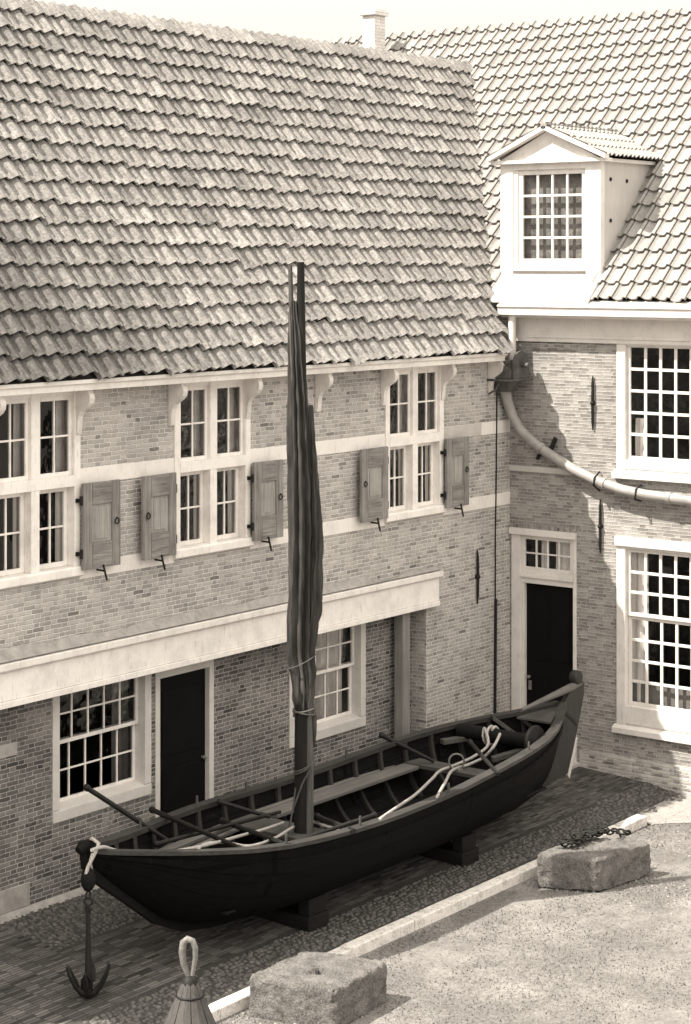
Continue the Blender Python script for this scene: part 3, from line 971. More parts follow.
def big_window(y0, y1, z0, z1, par, cols, rows_list, sill, head, cur):
    f, gs, s = MB(), [], MB()
    fw = .125
    f.box(-.02, .09, y0, y0 + fw, z0, z1); f.box(-.02, .09, y1 - fw, y1, z0, z1)
    zt = z1
    if head:
        f.box(-.05, .09, y0 - .015, y1 + .015, z1 - .11, z1 + .002); zt = z1 - .11
        f.box(-.015, .09, y0 + fw, y1 - fw, zt - .03, zt)
    else:
        f.box(-.015, .09, y0 + fw, y1 - fw, z1 - .02, z1)
    f.box(.0, .09, y0 + fw, y1 - fw, z0, z0 + .02)
    w_ = f.build('window', M['white_r'], par, bevel=.005)
    sl = MB()
    sl.prism([(.09, y0 - .035, z0 + .01), (-.02, y0 - .035, z0 + .0), (-.08, y0 - .035, z0 - .03), (-.08, y0 - .035, z0 - .10), (.0, y0 - .035, z0 - .11), (.09, y0 - .035, z0 - .11)], (0, y1 - y0 + .07, 0))
    sl.box(-.012, .09, y0 + fw, y1 - fw, z0 + .021, sill)
    sl.build('sill', M['white_r'], w_, bevel=.005)
    a, b = y0 + fw + .002, y1 - fw - .002
    tot = sum(rows_list); zz = zt - (.03 if head else .0)
    hh = zz - sill
    top = zz
    for k, r in enumerate(rows_list):
        bot = top - hh * r / tot
        g = MB(); gs.append(g)
        glazed(s, g, 'x', 0, a, b, bot, top, cols, r, .045, .036, .03 + .03 * k, .065 + .03 * k)
        top = bot + .0
    s.build('sash', M['white_r'], w_, bevel=.003)
    for g in gs: g.build('pane', M['glass'], w_)
    room('x', 0, y0, y1, z0, z1, .101, 2.2).build('interior', M['room'], w_)
    for u0, u1, c0, c1 in cur:
        curtain('x', 0, u0, u1, c0, c1, .17, max(2, int((u1 - u0) * 12)), .022).build('curtain', M['curtain'], w_)
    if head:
        curtain('x', 0, y0 + .1, y1 + .05, z0 + .1, sill + .30, .16, 3, .006).build('curtain', M['curtain_and_reflection'], w_)  # added sheet, its grey stands in for brick reflected in the bottom panes
    return w_
big_window(*RWU, hr, 7, [5], 4.035, False, [(-1.90, -1.78, 4.0, 4.55)])
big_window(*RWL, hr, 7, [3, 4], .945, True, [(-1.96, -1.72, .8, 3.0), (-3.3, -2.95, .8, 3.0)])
big_window(-6.4, -4.6, 3.90, 5.489, hr, 7, [5], 4.035, False, [])
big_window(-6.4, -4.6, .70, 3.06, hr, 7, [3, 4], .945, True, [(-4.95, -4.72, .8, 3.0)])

# door with its transom light
df, dg = MB(), MB()
df.box(-.015, .12, -.165, -.03, .10, 2.97); df.box(-.015, .12, -1.010, -.962, .10, 2.97)
df.box(-.055, .12, -1.012, -.012, 2.97, 3.054)
df.box(-.01, .12, -.962, -.165, 2.345, 2.42); df.box(-.035, .12, -.962, -.165, 2.42, 2.455); df.box(-.008, .12, -.962, -.165, 2.455, 2.50)
df.box(-.002, .10, -.22, -.165, .10, 2.345)
glazed(df, dg, 'x', 0, -.96, -.167, 2.50, 2.968, 4, 2, .055, .02, .01, .05)
dfo = df.build('door_frame', M['white_r'], hr, bevel=.004)
dg.build('transom_pane', M['glass'], dfo)
room('x', 0, -.96, -.17, 2.5, 2.9, .121, 1.2).build('interior', M['room'], dfo)
curtain('x', 0, -.95, -.62, 2.5, 2.95, .12, 4, .015).build('curtain', M['curtain'], dfo)
curtain('x', 0, -.50, -.40, 2.5, 2.95, .12, 2, .015).build('curtain', M['curtain'], dfo)
dr = MB(); dr.box(.055, .10, -.961, -.221, .13, 2.344)
for y0, y1, e, g in ((-.87, -.62, 1.35, 2.2), (-.56, -.31, 1.35, 2.2), (-.87, -.62, .35, 1.15), (-.56, -.31, .35, 1.15)):
    dr.box(.047, .055, y0, y1, e, g)
dro = dr.build('door', M['door'], hr, bevel=.004)
hb = MB(); hb.lathe((.055, -.275, 1.12), [(0, .06), (.022, .055), (.026, .04), (.012, .022), (.012, 0), (.024, -.002)], 10, (-1, 0, 0))
hb.box(.044, .056, -.30, -.255, .95, 1.07)
hb.build('handle', M['iron_light'], dro)
ds = MB(); ds.box(-.35, .05, -1.06, -.005, .05, .13)
ds.build('doorstep', M['stone'], hr, bevel=.012)
wall_tie(hr, 'x', -1.26, 4.38, 5.07); wall_tie(hr, 'x', -1.37, 2.83, 3.51)

# rain pipe with hopper
pp = MB()
path = [(-.30, -.12, 5.02), (-.27, -.10, 4.85), (-.20, -.10, 4.68), (-.14, -.14, 4.50), (-.12, -.24, 4.34), (-.12, -.40, 4.215), (-.12, -.56, 4.11), (-.12, -.80, 3.99), (-.12, -1.05, 3.87), (-.12, -1.40, 3.745), (-.12, -1.75, 3.665), (-.12, -2.1, 3.625), (-.12, -2.7, 3.595), (-.12, -5, 3.52), (-.12, -7.9, 3.44)]
pp.tube(path, [.085, .075, .07] + [.064] * 12, 14)
pipe = pp.build('rain_pipe', M['lead'], hr)
def collar(i, t, rr=.075):
    cl = MB()
    a, b = Vector(path[i]), Vector(path[i + 1]); p = a.lerp(b, t); d = (b - a).normalized()
    cl.tube([p - d * .03, p + d * .03], rr, 14)
    cl.build('collar', M['lead'], pipe)
collar(5, .9); collar(9, .2); collar(11, .5)
br_ = MB()
br_.obox((-.07, -.68, 4.13), (.02, 0, 0), (0, .02, .012), (0, -.06, .13))
br_.build('bracket', M['iron'], pipe); br_ = MB()
br_.obox((-.05, -.50, 4.06), (.02, 0, 0), (0, .015, .01), (0, .05, -.09))
br_.build('bracket', M['iron'], pipe); br_ = MB()
br_.tube([(-.02, -1.36, 3.62), (-.19, -1.37, 3.70), (-.19, -1.38, 3.80), (-.02, -1.36, 3.86)], .012, 6)
br_.build('bracket', M['iron'], pipe); br_ = MB()
br_.tube([(-.02, -1.95, 3.53), (-.19, -1.96, 3.57), (-.19, -1.97, 3.69), (-.02, -1.95, 3.73)], .012, 6)
br_.build('bracket', M['iron'], pipe)
hp = MB()
hp.prism([(-.50, -.325, 5.02), (-.50, -.01, 5.02), (-.50, -.01, 5.20), (-.50, -.16, 5.21), (-.50, -.325, 5.14)], (.40, 0, 0))
arch = [(-.47, 5.01), (-.47, 5.19)] + [(-.285 + .185 * math.cos(a), 5.19 + .185 * math.sin(a)) for a in np.linspace(math.pi, 0, 15)] + [(-.10, 5.19), (-.10, 5.01)]
hp.prism([(x, -.33, z) for x, z in arch], (0, -.03, 0))
hp.prism([(-.46, -.30, 5.02), (-.14, -.30, 5.02), (-.22, -.20, 4.84), (-.37, -.20, 4.84)], (0, .24, 0))
hp.tube([(-.54, .0, 5.00), (-.54, -.36, 5.00), (-.06, -.38, 5.00)], .018, 6)
hp.lathe((-.27, -.36, 5.19), [(0, .10), (.032, .10), (.036, .08), (.028, .05), (.032, .0)], 10, (0, -1, 0))
hp.tube([(-.42, -.1, 4.98), (-.48, -.1, 4.88), (-.58, -.05, 4.82)], .016, 6)
hp.build('hopper', M['hopper'], pipe, bevel=.006)
vp = MB(); vp.tube([(-.20, -.16, 5.84), (-.20, -.16, 5.60), (-.22, -.18, 5.25)], .05, 12)
vp.build('drop_pipe', M['white_r'], pipe)

# pantile roof
TR = R(47.2)
U2, V2, N2 = (0, 1, 0), (math.cos(TR), 0, math.sin(TR)), (-math.sin(TR), 0, math.cos(TR))
def prof_r(t):      # S-shaped pantile: broad trough, narrow raised roll on one edge
    return 0.026 * math.cos(2 * math.pi * (t - .13)) + 0.007 * math.cos(4 * math.pi * (t - .13)) - .006 * t
rr = MB()
def skip_r(u, v):
    y = YE + u; x = -.17 + v * math.cos(TR); z = 6.05 + v * math.sin(TR)
    if -1.27 < y < .19 and z < 7.3: return True
    zl = 5.35 + math.tan(TH) * (y + .3)
    return y > 0 and y < 2.7 and zl > z + .45
tile_roof(rr, (-.19, YE, 6.045), U2, V2, N2, 13.6, 5.56, .205, .272, prof_r, .028, skew=0.0, nu=12, jit=.008, skip=skip_r, cover=.91, lip=.008, skirt=.040)
roof_r = rr.build('roof', M['tile_r'], hr)
rb = MB()
rb.quad((-.12, YE, 5.975), (-.12, 0, 5.975), (3.62, 0, 10.015), (3.62, YE, 10.015))
rb.quad((1.6, 0, 7.85), (1.6, 5.6, 7.85), (3.62, 5.6, 10.015), (3.62, 0, 10.015))
rb.quad((3.62, YE, 10.06), (3.62, 5.6, 10.06), (7.6, 5.6, 5.8), (7.6, YE, 5.8))
rb.build('roof_boarding', M['room'], roof_r)
rc = MB()
yy = YE
while yy < 5.5:
    rc.lathe((3.64, yy, 10.05), [(0, 0), (.10, 0), (.095, .32), (0, .32)], 10, (0, 1, 0)); yy += .31
rc.build('ridge_tiles', M['tile_r'], roof_r)

# dormer
dx = .10
dk = MB()
y0, y1 = -1.295, .205
def roof_x(z): return -.17 + (z - 6.05) / math.tan(TR)
# cheeks (triangular boarded sides)
fr_ = MB()
fr_.box(dx, dx + .10, y0 - .01, -1.075, 6.02, 7.80); fr_.box(dx, dx + .10, .015, y1 + .01, 6.02, 7.80)
fr_.box(dx, dx + .10, -1.075, .015, 7.72, 7.80)
fr_.box(dx + .02, dx + .10, -1.075, .015, 6.02, 6.40)
fr_.prism([(dx - .005, y0 - .03, 6.36), (dx - .36, y0 - .03, 6.03), (dx - .36, y0 - .03, 5.99), (dx - .005, y0 - .03, 6.20)], (0, y1 - y0 + .06, 0))
fr_.box(dx - .03, dx + .12, -1.075, .015, 6.40, 6.43)
dor = fr_.build('dormer', M['white_r'], hr, bevel=.004)
for ya, yb in ((y0, y0 + .04), (y1 - .04, y1)):
    dk = MB()
    dk.prism([(dx + .06, ya, 6.24), (dx + .06, ya, 7.84), (roof_x(7.84), ya, 7.84), (roof_x(6.42), ya, 6.34)], (0, yb - ya, 0))
    dk.build('cheek', M['board'], dor, bevel=.004)
ws, wg = MB(), MB()
ws.box(dx + .015, dx + .10, -.05, .015, 6.43, 7.72)
glazed(ws, wg, 'x', dx, -1.074, -.051, 6.495, 7.72, 4, 4, .065, .03, .03, .07)
ws.box(dx + .015, dx + .09, -1.074, -.051, 6.43, 6.494)
ws.build('window', M['white_r'], dor, bevel=.003)
wg.build('pane', M['glass'], dor)
room('x', dx, -.95, -.15, 6.6, 7.6, .075, .8).build('interior', M['room'], dor)
curtain('x', dx, -1.1, .1, 6.45, 7.7, .13, 2, .004).build('curtain', M['pane_reflections'], dor)  # added sheet, its mottled grey stands in for reflections in the dormer panes
ap_y, ap_z, ez = -.525, 8.27, 7.86
pdm = MB()
pdm.prism([(dx - .02, y0 - .02, 7.84), (dx - .02, ap_y, 8.22), (dx - .02, y1 + .02, 7.84)], (.10, 0, 0))
pdm.box(dx - .07, dx + .1, y0 - .12, y1 + .12, 7.80, 7.845)
pdm.prism([(dx - .13, y0 - .14, 7.83), (dx - .13, ap_y, 8.225), (dx - .13, ap_y, 8.285), (dx - .13, y0 - .14, 7.89)], (.12, 0, 0))
pdm.prism([(dx - .13, y1 + .14, 7.83), (dx - .13, y1 + .14, 7.89), (dx - .13, ap_y, 8.285), (dx - .13, ap_y, 8.225)], (.12, 0, 0))
pdm.build('pediment', M['white_r'], dor, bevel=.004)
rt = MB()
half = (ap_y - (y0 - .14)); rise = ap_z + .02 - 7.88
sl_ = math.hypot(half, rise)
for sgn in (-1, 1):
    Vd = Vector((0, -sgn * half, rise)).normalized() if sgn > 0 else Vector((0, half, rise)).normalized()
    Nd = Vector((0, sgn * rise, half)).normalized()
    yb = ap_y + sgn * half
    tile_roof(rt, (dx - .10, yb, 7.875), (1, 0, 0), Vd, Nd, 2.1, sl_ , .105, .30, lambda t: .018 * math.cos(2 * math.pi * t), .016, nu=8, jit=.003,
              skip=lambda u, v, Vd=Vd: (dx - .10 + u) > roof_x(7.9 + v * Vd.z) + .15)
rt.tube([(dx - .13, ap_y, 8.275), (2.0, ap_y, 8.275)], .045, 8)
rt.build('dormer_roof', M['tile_r'], dor)
for zz, dd in ((7.84, .0),):
    sf = MB(); sf.prism([(dx + .1, y0 - .06, 7.80), (roof_x(7.8), y0 - .06, 7.80), (roof_x(7.8), y0 - .06, 7.845), (dx + .1, y0 - .06, 7.845)], (0, .06, 0))
    sf.build('eaves_board', M['white_r'], dor)
for x, z in ((.36, 7.58), (.78, 7.57), (.36, 7.05)):
    nb = MB(); nb.lathe((x, y0 - .002, z), [(.028, 0), (.024, .012), (0, .014)], 8, (0, -1, 0))
    nb.build('bolt', M['iron'], dor)

# ================================================================== BOAT
YC = -1.65
boat = thing('wooden_boat', 'black tarred double-ended wooden fishing boat with a bare mast and furled sail standing on blocks', 'boat', (-5.4, YC, .05))
sheer = [(-9.50, .035, 1.31), (-9.35, .13, 1.275), (-9.2, .21, 1.25), (-8.8, .36, 1.18), (-8.4, .52, 1.12), (-8.0, .67, 1.07), (-7.6, .79, 1.04), (-7.2, .86, 1.025), (-6.8, .895, 1.012), (-6.4, .905, 1.0), (-6.0, .90, .993), (-5.6, .89, .993), (-5.2, .88, 1.0), (-4.8, .87, 1.01), (-4.4, .85, 1.03), (-4.0, .825, 1.05), (-3.6, .79, 1.068), (-3.2, .735, 1.085), (-2.8, .65, 1.10), (-2.4, .52, 1.115), (-2.0, .345, 1.135), (-1.7, .19, 1.165), (-1.5, .085, 1.19), (-1.40, .035, 1.205)]
S = np.array(sheer)
kx = [-9.52, -9.35, -9.2, -8.93, -8.56, -8.2, -7.8, -7.0, -5.5, -3.5, -2.5, -2.05, -1.9, -1.75, -1.6, -1.5, -1.40]
kz = [1.26, 1.10, .98, .77, .50, .34, .28, .25, .25, .25, .27, .31, .36, .56, .83, 1.0, 1.17]
def sec(x, a, inset=0.0):
    """point on the hull section: a = 0 at the keel, 1 at the sheer"""
    b = np.interp(x, S[:, 0], S[:, 1]) - inset; zs = np.interp(x, S[:, 0], S[:, 2]); zk = np.interp(x, kx, kz) + inset * 1.1
    b = max(b, .012)
    e = min(1, max(0, min((x + 9.5) / 2.2, (-1.4 - x) / 2.4)))      # 0 at the ends, 1 amidships
    e = e * e * (3 - 2 * e)
    m_ = 1.25 - .45 * e; n_ = 1.55 - .55 * e
    t = a * math.pi / 2
    y = b * (.035 / max(b, .036) * (1 - a) + (1 - .035 / max(b, .036) * (1 - a)) * math.sin(t) ** m_)
    z = zs - (zs - zk) * math.cos(t) ** n_ if zs > zk else zs
    return y, z
def hull(mb, inset, x0, x1, nx=60, na=16, planks=7):
    xs = np.linspace(x0, x1, nx)
    for sg in (-1, 1):
        vs, uvs = [], []
        for x in xs:
            for k in range(na + 1):
                a = k / na
                y, z = sec(x, a, inset)
                vs.append((x, YC + sg * y, z)); uvs.append((x, a * planks))
        n1 = na + 1
        fs = [(i * n1 + k, (i + 1) * n1 + k, (i + 1) * n1 + k + 1, i * n1 + k + 1) for i in range(nx - 1) for k in range(na)]
        mb.add(vs, fs, uvs, smooth=True)
def mat_hull(name, g, hi):
    m = Mat(name, 0.75, 0.08)
    u = m.uv()
    br = m.n('ShaderNodeTexBrick')
    br.inputs['Scale'].default_value = 1; br.inputs['Brick Width'].default_value = 3.1; br.inputs['Row Height'].default_value = 1.0
    br.inputs['Mortar Size'].default_value = .035; br.inputs['Mortar Smooth'].default_value = .4
    br.inputs['Color1'].default_value = (0, 0, 0, 1); br.inputs['Color2'].default_value = (1, 1, 1, 1)
    m.l(u, br.inputs['Vector'])
    a = m.noise(m.pos((1, 12, 12)), 2.0, 7, 0.7)
    b = m.noise(m.pos(), 18, 4, .6)
    f = m.math('ADD', m.math('MULTIPLY', a, .6), m.math('MULTIPLY', b, .4))
    c = m.ramp(f, [(.3, tone(g * .5)), (.55, tone(g)), (.75, tone(hi))])
    m.color(m.mix(br.outputs['Fac'], c, tone(g * .3)))
    m.bump(m.math('SUBTRACT', m.math('MULTIPLY', f, .4), br.outputs['Fac']), .008)
    return m.m
M['hull'] = mat_hull('tarred_hull', .0035, .011)
M['hull_in'] = mat_hull('tarred_ceiling', .007, .028)
h = MB(); hull(h, 0, -9.50, -1.40)
h.build('hull', M['hull'], boat)
h = MB(); hull(h, .045, -9.36, -1.52)
h.build('inner_planking', M['hull_in'], boat)
kl = MB()
kl.prism([(x, YC - .035, z) for x, z in [(-9.53, 1.37), (-9.50, 1.16), (-9.36, 1.0), (-9.0, .74), (-8.6, .44), (-8.25, .28), (-7.8, .20), (-7.0, .17), (-2.5, .17), (-1.93, .27), (-1.9, .36), (-2.5, .30), (-7, .28), (-7.8, .31), (-8.2, .37), (-8.56, .54), (-8.93, .81), (-9.2, 1.02), (-9.4, 1.16), (-9.44, 1.40)]], (0, .07, 0))
kl.build('keel', M['tar'], boat, bevel=.008)
bh = MB()
bh.tube([(-9.56, YC, 1.33), (-9.51, YC, 1.355), (-9.42, YC, 1.35), (-9.34, YC, 1.32)], [.04, .06, .06, .04], 10)
bh.tube([(-9.44, YC - .10, 1.35), (-9.44, YC + .10, 1.35)], .03, 8)
bh.build('stem_head', M['tar'], boat)
for sg in (-1, 1):
    gm = MB(); wm_ = MB()
    xs = np.linspace(-9.46, -1.44, 70)
    vo, wv = [], []
    for x in xs:
        b = np.interp(x, S[:, 0], S[:, 1]); z = np.interp(x, S[:, 0], S[:, 2])
        bi = max(b - .085, .0)
        vo += [(x, YC + sg * (b + .028), z + .0), (x, YC + sg * (b + .028), z + .038), (x, YC + sg * bi, z + .038), (x, YC + sg * bi, z - .01)]
        y1_, z1_ = sec(x, .90); y2_, z2_ = sec(x, .80)
        wv += [(x, YC + sg * (y1_ + .002), z1_ + .01), (x, YC + sg * (y1_ + .025), z1_), (x, YC + sg * (y2_ + .025), z2_), (x, YC + sg * (y2_ + .002), z2_ - .01)]
    n = len(xs)
    fs = [(i * 4 + k, (i + 1) * 4 + k, (i + 1) * 4 + (k + 1) % 4, i * 4 + (k + 1) % 4) for i in range(n - 1) for k in range(4)]
    gm.add(vo, fs + [(0, 1, 2, 3), ((n - 1) * 4 + 3, (n - 1) * 4 + 2, (n - 1) * 4 + 1, (n - 1) * 4)])
    gm.build('gunwale', M['gunwale'], boat)
    wm_.add(wv, fs + [(0, 1, 2, 3), ((n - 1) * 4 + 3, (n - 1) * 4 + 2, (n - 1) * 4 + 1, (n - 1) * 4)])
    wm_.build('rubbing_strake', M['hull'], boat)
for x in np.arange(-8.8, -1.9, .43):
    rbm = MB()
    for sg in (-1, 1):
        vs = []
        for k in range(13):
            a = k / 12
            y, z = sec(x, a, .045); y2_, z2_ = sec(x, a, .085)
            for dx_ in (-.025, .025):
                vs += [(x + dx_, YC + sg * y, z), (x + dx_, YC + sg * y2_, z2_)]
        fs = []
        for k in range(12):
            o = k * 4
            fs += [(o + 1, o + 3, o + 7, o + 5), (o, o + 1, o + 5, o + 4), (o + 2, o + 3, o + 7, o + 6)]
        rbm.add(vs, fs)
    rbm.build('rib', M['rib'], boat)
fb = MB()
for k in range(-3, 4):
    fb.box(-8.1, -2.5, YC + k * .13 - .06, YC + k * .13 + .06, .44 + abs(k) * .012, .465 + abs(k) * .012)
fb.build('floorboards', M['tar_inner'], boat, bevel=.004)
def width_at(x, z, inset=.05):
    b = 0
    for a in np.linspace(0.2, 1, 60):
        y, zz = sec(x, a, inset)
        if zz <= z: b = y
    return b
def thwart(x, z, w_, mat=M['thwart'], th=.045):
    m = MB()
    ba = width_at(x - w_ / 2, z); bb = width_at(x + w_ / 2, z)
    m.prism([(x - w_ / 2, YC - ba, z), (x + w_ / 2, YC - bb, z), (x + w_ / 2, YC + bb, z), (x - w_ / 2, YC + ba, z)], (0, 0, th))
    return m.build('thwart', mat, boat, bevel=.008)
for x, z, w_ in ((-8.62, .92, .34), (-7.75, .80, .30), (-6.45, .76, .42), (-3.55, .80, .26), (-2.1, .88, .30)):
    thwart(x, z, w_)
sbm = MB()
sbm.box(-6.2, -3.68, YC + .50, YC + .72, .79, .83)
sbm.build('side_bench', M['bench'], boat, bevel=.006); sbm = MB()
sbm.box(-6.25, -3.68, YC + .735, YC + .80, .80, .835)
sbm.build('side_bench', M['bench'], boat, bevel=.006)
sbn = MB()
sbn.prism([(-8.3, YC + .34, .86), (-6.75, YC + .58, .82), (-6.75, YC + .70, .82), (-8.3, YC + .46, .86)], (0, 0, .04))
sbn.build('side_plank', M['bench'], boat, bevel=.006); sbn = MB()
sbn.prism([(-8.0, YC + .26, .85), (-6.75, YC + .46, .82), (-6.75, YC + .52, .82), (-8.0, YC + .32, .85)], (0, 0, .03))
sbn.build('side_plank', M['bench'], boat, bevel=.006)

# windlass
wd = MB()
wd.tube([(-2.82, -1.12, 1.07), (-2.80, -2.13, 1.07)], .085, 14)
wd.lathe((-2.80, -2.13, 1.07), [(0, -.03), (.185, -.03), (.195, 0), (.185, .03), (.05, .035), (.04, .09), (0, .09)], 18, (0, -1, 0))
wd.build('windlass', M['tar_inner'], boat)
for nm, pts, hw in (('knee', [(-3.1, -1.06, .98), (-2.65, -1.30, 1.0), (-2.3, -1.45, .9)], .05), ('knee', [(-2.35, -1.25, 1.16), (-2.05, -1.52, .86)], .06),
                    ('knee', [(-3.1, -1.75, .88), (-2.62, -2.15, 1.02)], .05), ('knee', [(-2.0, -1.45, 1.1), (-1.75, -1.62, .85)], .045)):
    m = MB()
    for p, q in zip(pts, pts[1:]):
        p, q = Vector(p), Vector(q); d = (q - p); s_ = d.cross(Vector((0, 0, 1))).normalized() * hw
        m.obox((p + q) / 2, d / 2, s_, (0, 0, .028))
    m.build(nm, M['thwart'], boat, bevel=.006)
dk_ = MB()
dk_.prism([(-2.05, YC - .24, 1.10), (-1.5, YC - .04, 1.16), (-1.5, YC + .04, 1.16), (-2.05, YC + .24, 1.10)], (0, 0, .03))
dk_.build('stern_deck', M['thwart'], boat, bevel=.006)
dk_ = MB()
dk_.prism([(-9.38, YC - .06, 1.21), (-8.95, YC - .24, 1.15), (-8.95, YC + .24, 1.15), (-9.38, YC + .06, 1.21)], (0, 0, .03))
dk_.build('bow_deck', M['thwart'], boat, bevel=.006)
# rudder, tiller
rd = MB()
rd.prism([(x, YC - .035, z) for x, z in [(-1.40, 1.22), (-1.46, .98), (-1.62, .66), (-1.80, .42), (-1.96, .28), (-1.33, .355), (-1.20, .62), (-1.04, 1.0), (-.945, 1.26), (-.955, 1.40), (-1.10, 1.42), (-1.24, 1.36)]], (0, .07, 0))
rdo = rd.build('rudder', M['rudder'], boat, bevel=.010)
hm = MB(); hm.lathe((-1.09, YC + .055, 1.47), [(0, 0), (.07, 0), (.085, .02), (.085, .09), (.07, .11), (0, .11)], 16, (0, -1, 0))
hm.build('rudder_head', M['rudder'], rdo)
be = MB(); be.prism([(x, YC - .02, z) for x, z in [(-1.315, .33), (-1.185, .60), (-1.13, .75), (-1.08, .74), (-1.14, .55), (-1.27, .28)]], (0, .04, 0))
be.build('rudder_batten', M['stone'], rdo)
ir = MB(); ir.obox((-1.28, YC, 1.02), (.14, 0, -.10), (0, .045, 0), (.012, 0, .016)); ir.build('rudder_strap', M['iron'], rdo)
tl_ = MB(); tl_.tube([(-2.32, YC, 1.285), (-1.9, YC, 1.315), (-1.2, YC, 1.365), (-.90, YC, 1.385), (-.80, YC, 1.39)], [.022, .032, .05, .03, .012], 10)
tl_.build('tiller', M['tiller'], boat)
# ring on the after thwart
rg = MB(); rg.torus((-3.62, -1.62, .94), (.6, -.8, 0), (0, 0, 1), .085, .011, 18, 6); rg.lathe((-3.58, -1.62, .845), [(.05, 0), (.04, .02), (0, .025)], 8)
rg.build('ring', M['iron_light'], boat)
# thole pins along the rails
for x, sg in ((-8.15, 1), (-7.05, 1), (-6.25, 1), (-5.05, -1), (-6.6, -1), (-7.6, -1), (-3.3, -1), (-4.6, 1)):
    b = np.interp(x, S[:, 0], S[:, 1]); z = np.interp(x, S[:, 0], S[:, 2])
    m = MB(); m.tube([(x, YC + sg * (b - .03), z - .08), (x, YC + sg * (b - .03), z + .13)], [.016, .012], 8)
    m.build('thole_pin', M['thwart'], boat)

# mast with furled sail
RV = Vector((.6065, -.7951, 0)); DV = Vector((.7951, .6065, 0))
PXM = 97.0
def mp(px, py, off=0.0):
    """point in the mast's plane from its measured position across and up"""
    p = Vector((-6.47, YC, 0)) + RV * ((px - 298.7) / PXM) + DV * off
    p.z = 6.5 - (py - 263.3) / PXM
    return p
ms = MB(); ms.tube([Vector((-6.43, YC, .3)), mp(302, 820), mp(302.5, 700), mp(302, 560), mp(301.5, 400), mp(300.8, 262)], [.085, .082, .078, .070, .055, .036], 14)
mast = ms.build('mast', M['mast'], boat)
sp = MB(); sp.tube([mp(309.5, 822, -.05), mp(309.5, 740, -.03), mp(306, 660, 0), mp(299, 480, 0), mp(292.5, 340, 0), mp(290.5, 265, 0)], [.040, .042, .042, .038, .030, .022], 10)
sp.build('sprit', M['sprit'], mast)
def furl(mb, rows, nf, ph, amp, seed, na=120, sub=9):
    r2 = random.Random(seed)
    rows = [np.array(r, float) for r in rows]
    full = []
    for a, b in zip(rows, rows[1:]):
        for k in range(sub):
            t = k / sub; full.append(a * (1 - t) + b * t)
    full.append(rows[-1])
    phs = [r2.uniform(0, 6.28) for _ in range(8)]
    vs = []
    for i, (py, xl, xr, fold) in enumerate(full):
        c = mp((xl + xr) / 2, py); rx = (xr - xl) / 2 / PXM
        q = i / len(full)
        for k in range(na):
            th = 2 * math.pi * k / na
            tw = .5 * math.sin(q * 5 + phs[0]) + .8 * q
            f1 = math.sin(nf * th + phs[1] + tw + .5 * math.sin(q * 9 + phs[2]))
            f1 = math.copysign(abs(f1) ** .7, f1)
            f2 = math.sin((nf * 2 + 3) * th + phs[3] - tw * 1.5 + .7 * math.sin(q * 14))
            f3 = math.sin(3 * th + phs[4] + q * 7)
            wr_ = math.sin(q * 60 + 2.0 * math.sin(3 * th + phs[5])) * (.05 if fold < .7 else .012)
            rr_ = rx * (1 + fold * amp * (f1 * .55 + f2 * .28 + f3 * .25) + wr_) * (1 - fold * amp * .45)
            p = c + RV * (rr_ * math.cos(th)) + DV * (rr_ * .85 * math.sin(th))
            p.z += .01 * math.sin(3 * th + q * 20)
            p += NZ.noise_vector(Vector((p.x * 9, p.y * 9, p.z * 5 + seed))) * .010 * fold + NZ.noise_vector(Vector((p.x * 24, p.y * 24, p.z * 9 + seed))) * .0055
            vs.append(p)
    n = len(full)
    fs = [(i * na + k, i * na + (k + 1) % na, (i + 1) * na + (k + 1) % na, (i + 1) * na + k) for i in range(n - 1) for k in range(na)]
    mb.add(vs, fs, smooth=True)
    mb.add(vs[:na], [tuple(range(na))]); mb.add(vs[-na:], [tuple(range(na))])
sl = MB()
furl(sl, [(300, 290, 298, .5), (335, 289.5, 303, .9), (370, 289.5, 306.5, 1), (410, 288.5, 309, 1), (450, 288, 313, 1), (490, 288, 316, 1), (530, 288.5, 317, 1), (570, 288, 317, 1), (600, 287, 317, 1), (625, 286.5, 316, .9), (645, 287.5, 314.5, .8), (662, 292, 315, .5), (680, 293.5, 314.5, .45), (693, 294.5, 312.5, .4), (703, 295, 313.5, .6)], 9, 0, .62, 3)
furl(sl, [(402, 308.5, 313, .5), (425, 308, 314.5, .8), (460, 306, 317.5, 1), (500, 304, 321.5, 1), (530, 304, 323.5, 1), (560, 304, 321.5, 1), (590, 303, 322, 1), (605, 303, 320.5, 1), (618, 302, 316, .8), (632, 302, 312, .5)], 6, 0, .55, 11)
furl(sl, [(690, 307, 314, .5), (705, 310, 316.5, .7), (722, 311, 316.5, .7), (732, 312.5, 315, .5)], 3, 0, .3, 5)
sail = sl.build('sail', M['sail'], mast)
def lash(py, xl, xr, tilt, r=.009):
    ls = MB(); c = mp((xl + xr) / 2, py); rx = (xr - xl) / 2 / PXM + .006
    u = (RV + Vector((0, 0, tilt))).normalized()
    ls.torus(c, u, DV, rx, r, 28, 6)
    ls.build('lashing', M['sprit'], mast)
lash(697, 293.8, 314, .18); lash(699, 293.8, 314, -.22); lash(752, 294, 314.5, .5); lash(754, 294, 314.5, .55); lash(650, 288, 316, .5, .006)
ls = MB(); ls.tube([mp(313, 748, -.10), mp(303, 765, -.13), mp(294, 790, -.10), mp(288, 815, -.1), mp(284, 832, -.05)], .009, 6)
ls.build('lashing', M['sprit'], mast); ls = MB()
ls.tube([mp(296, 770, -.13), mp(292, 800, -.12), mp(287, 826, -.1)], .008, 6)
ls.build('lashing', M['sprit'], mast)

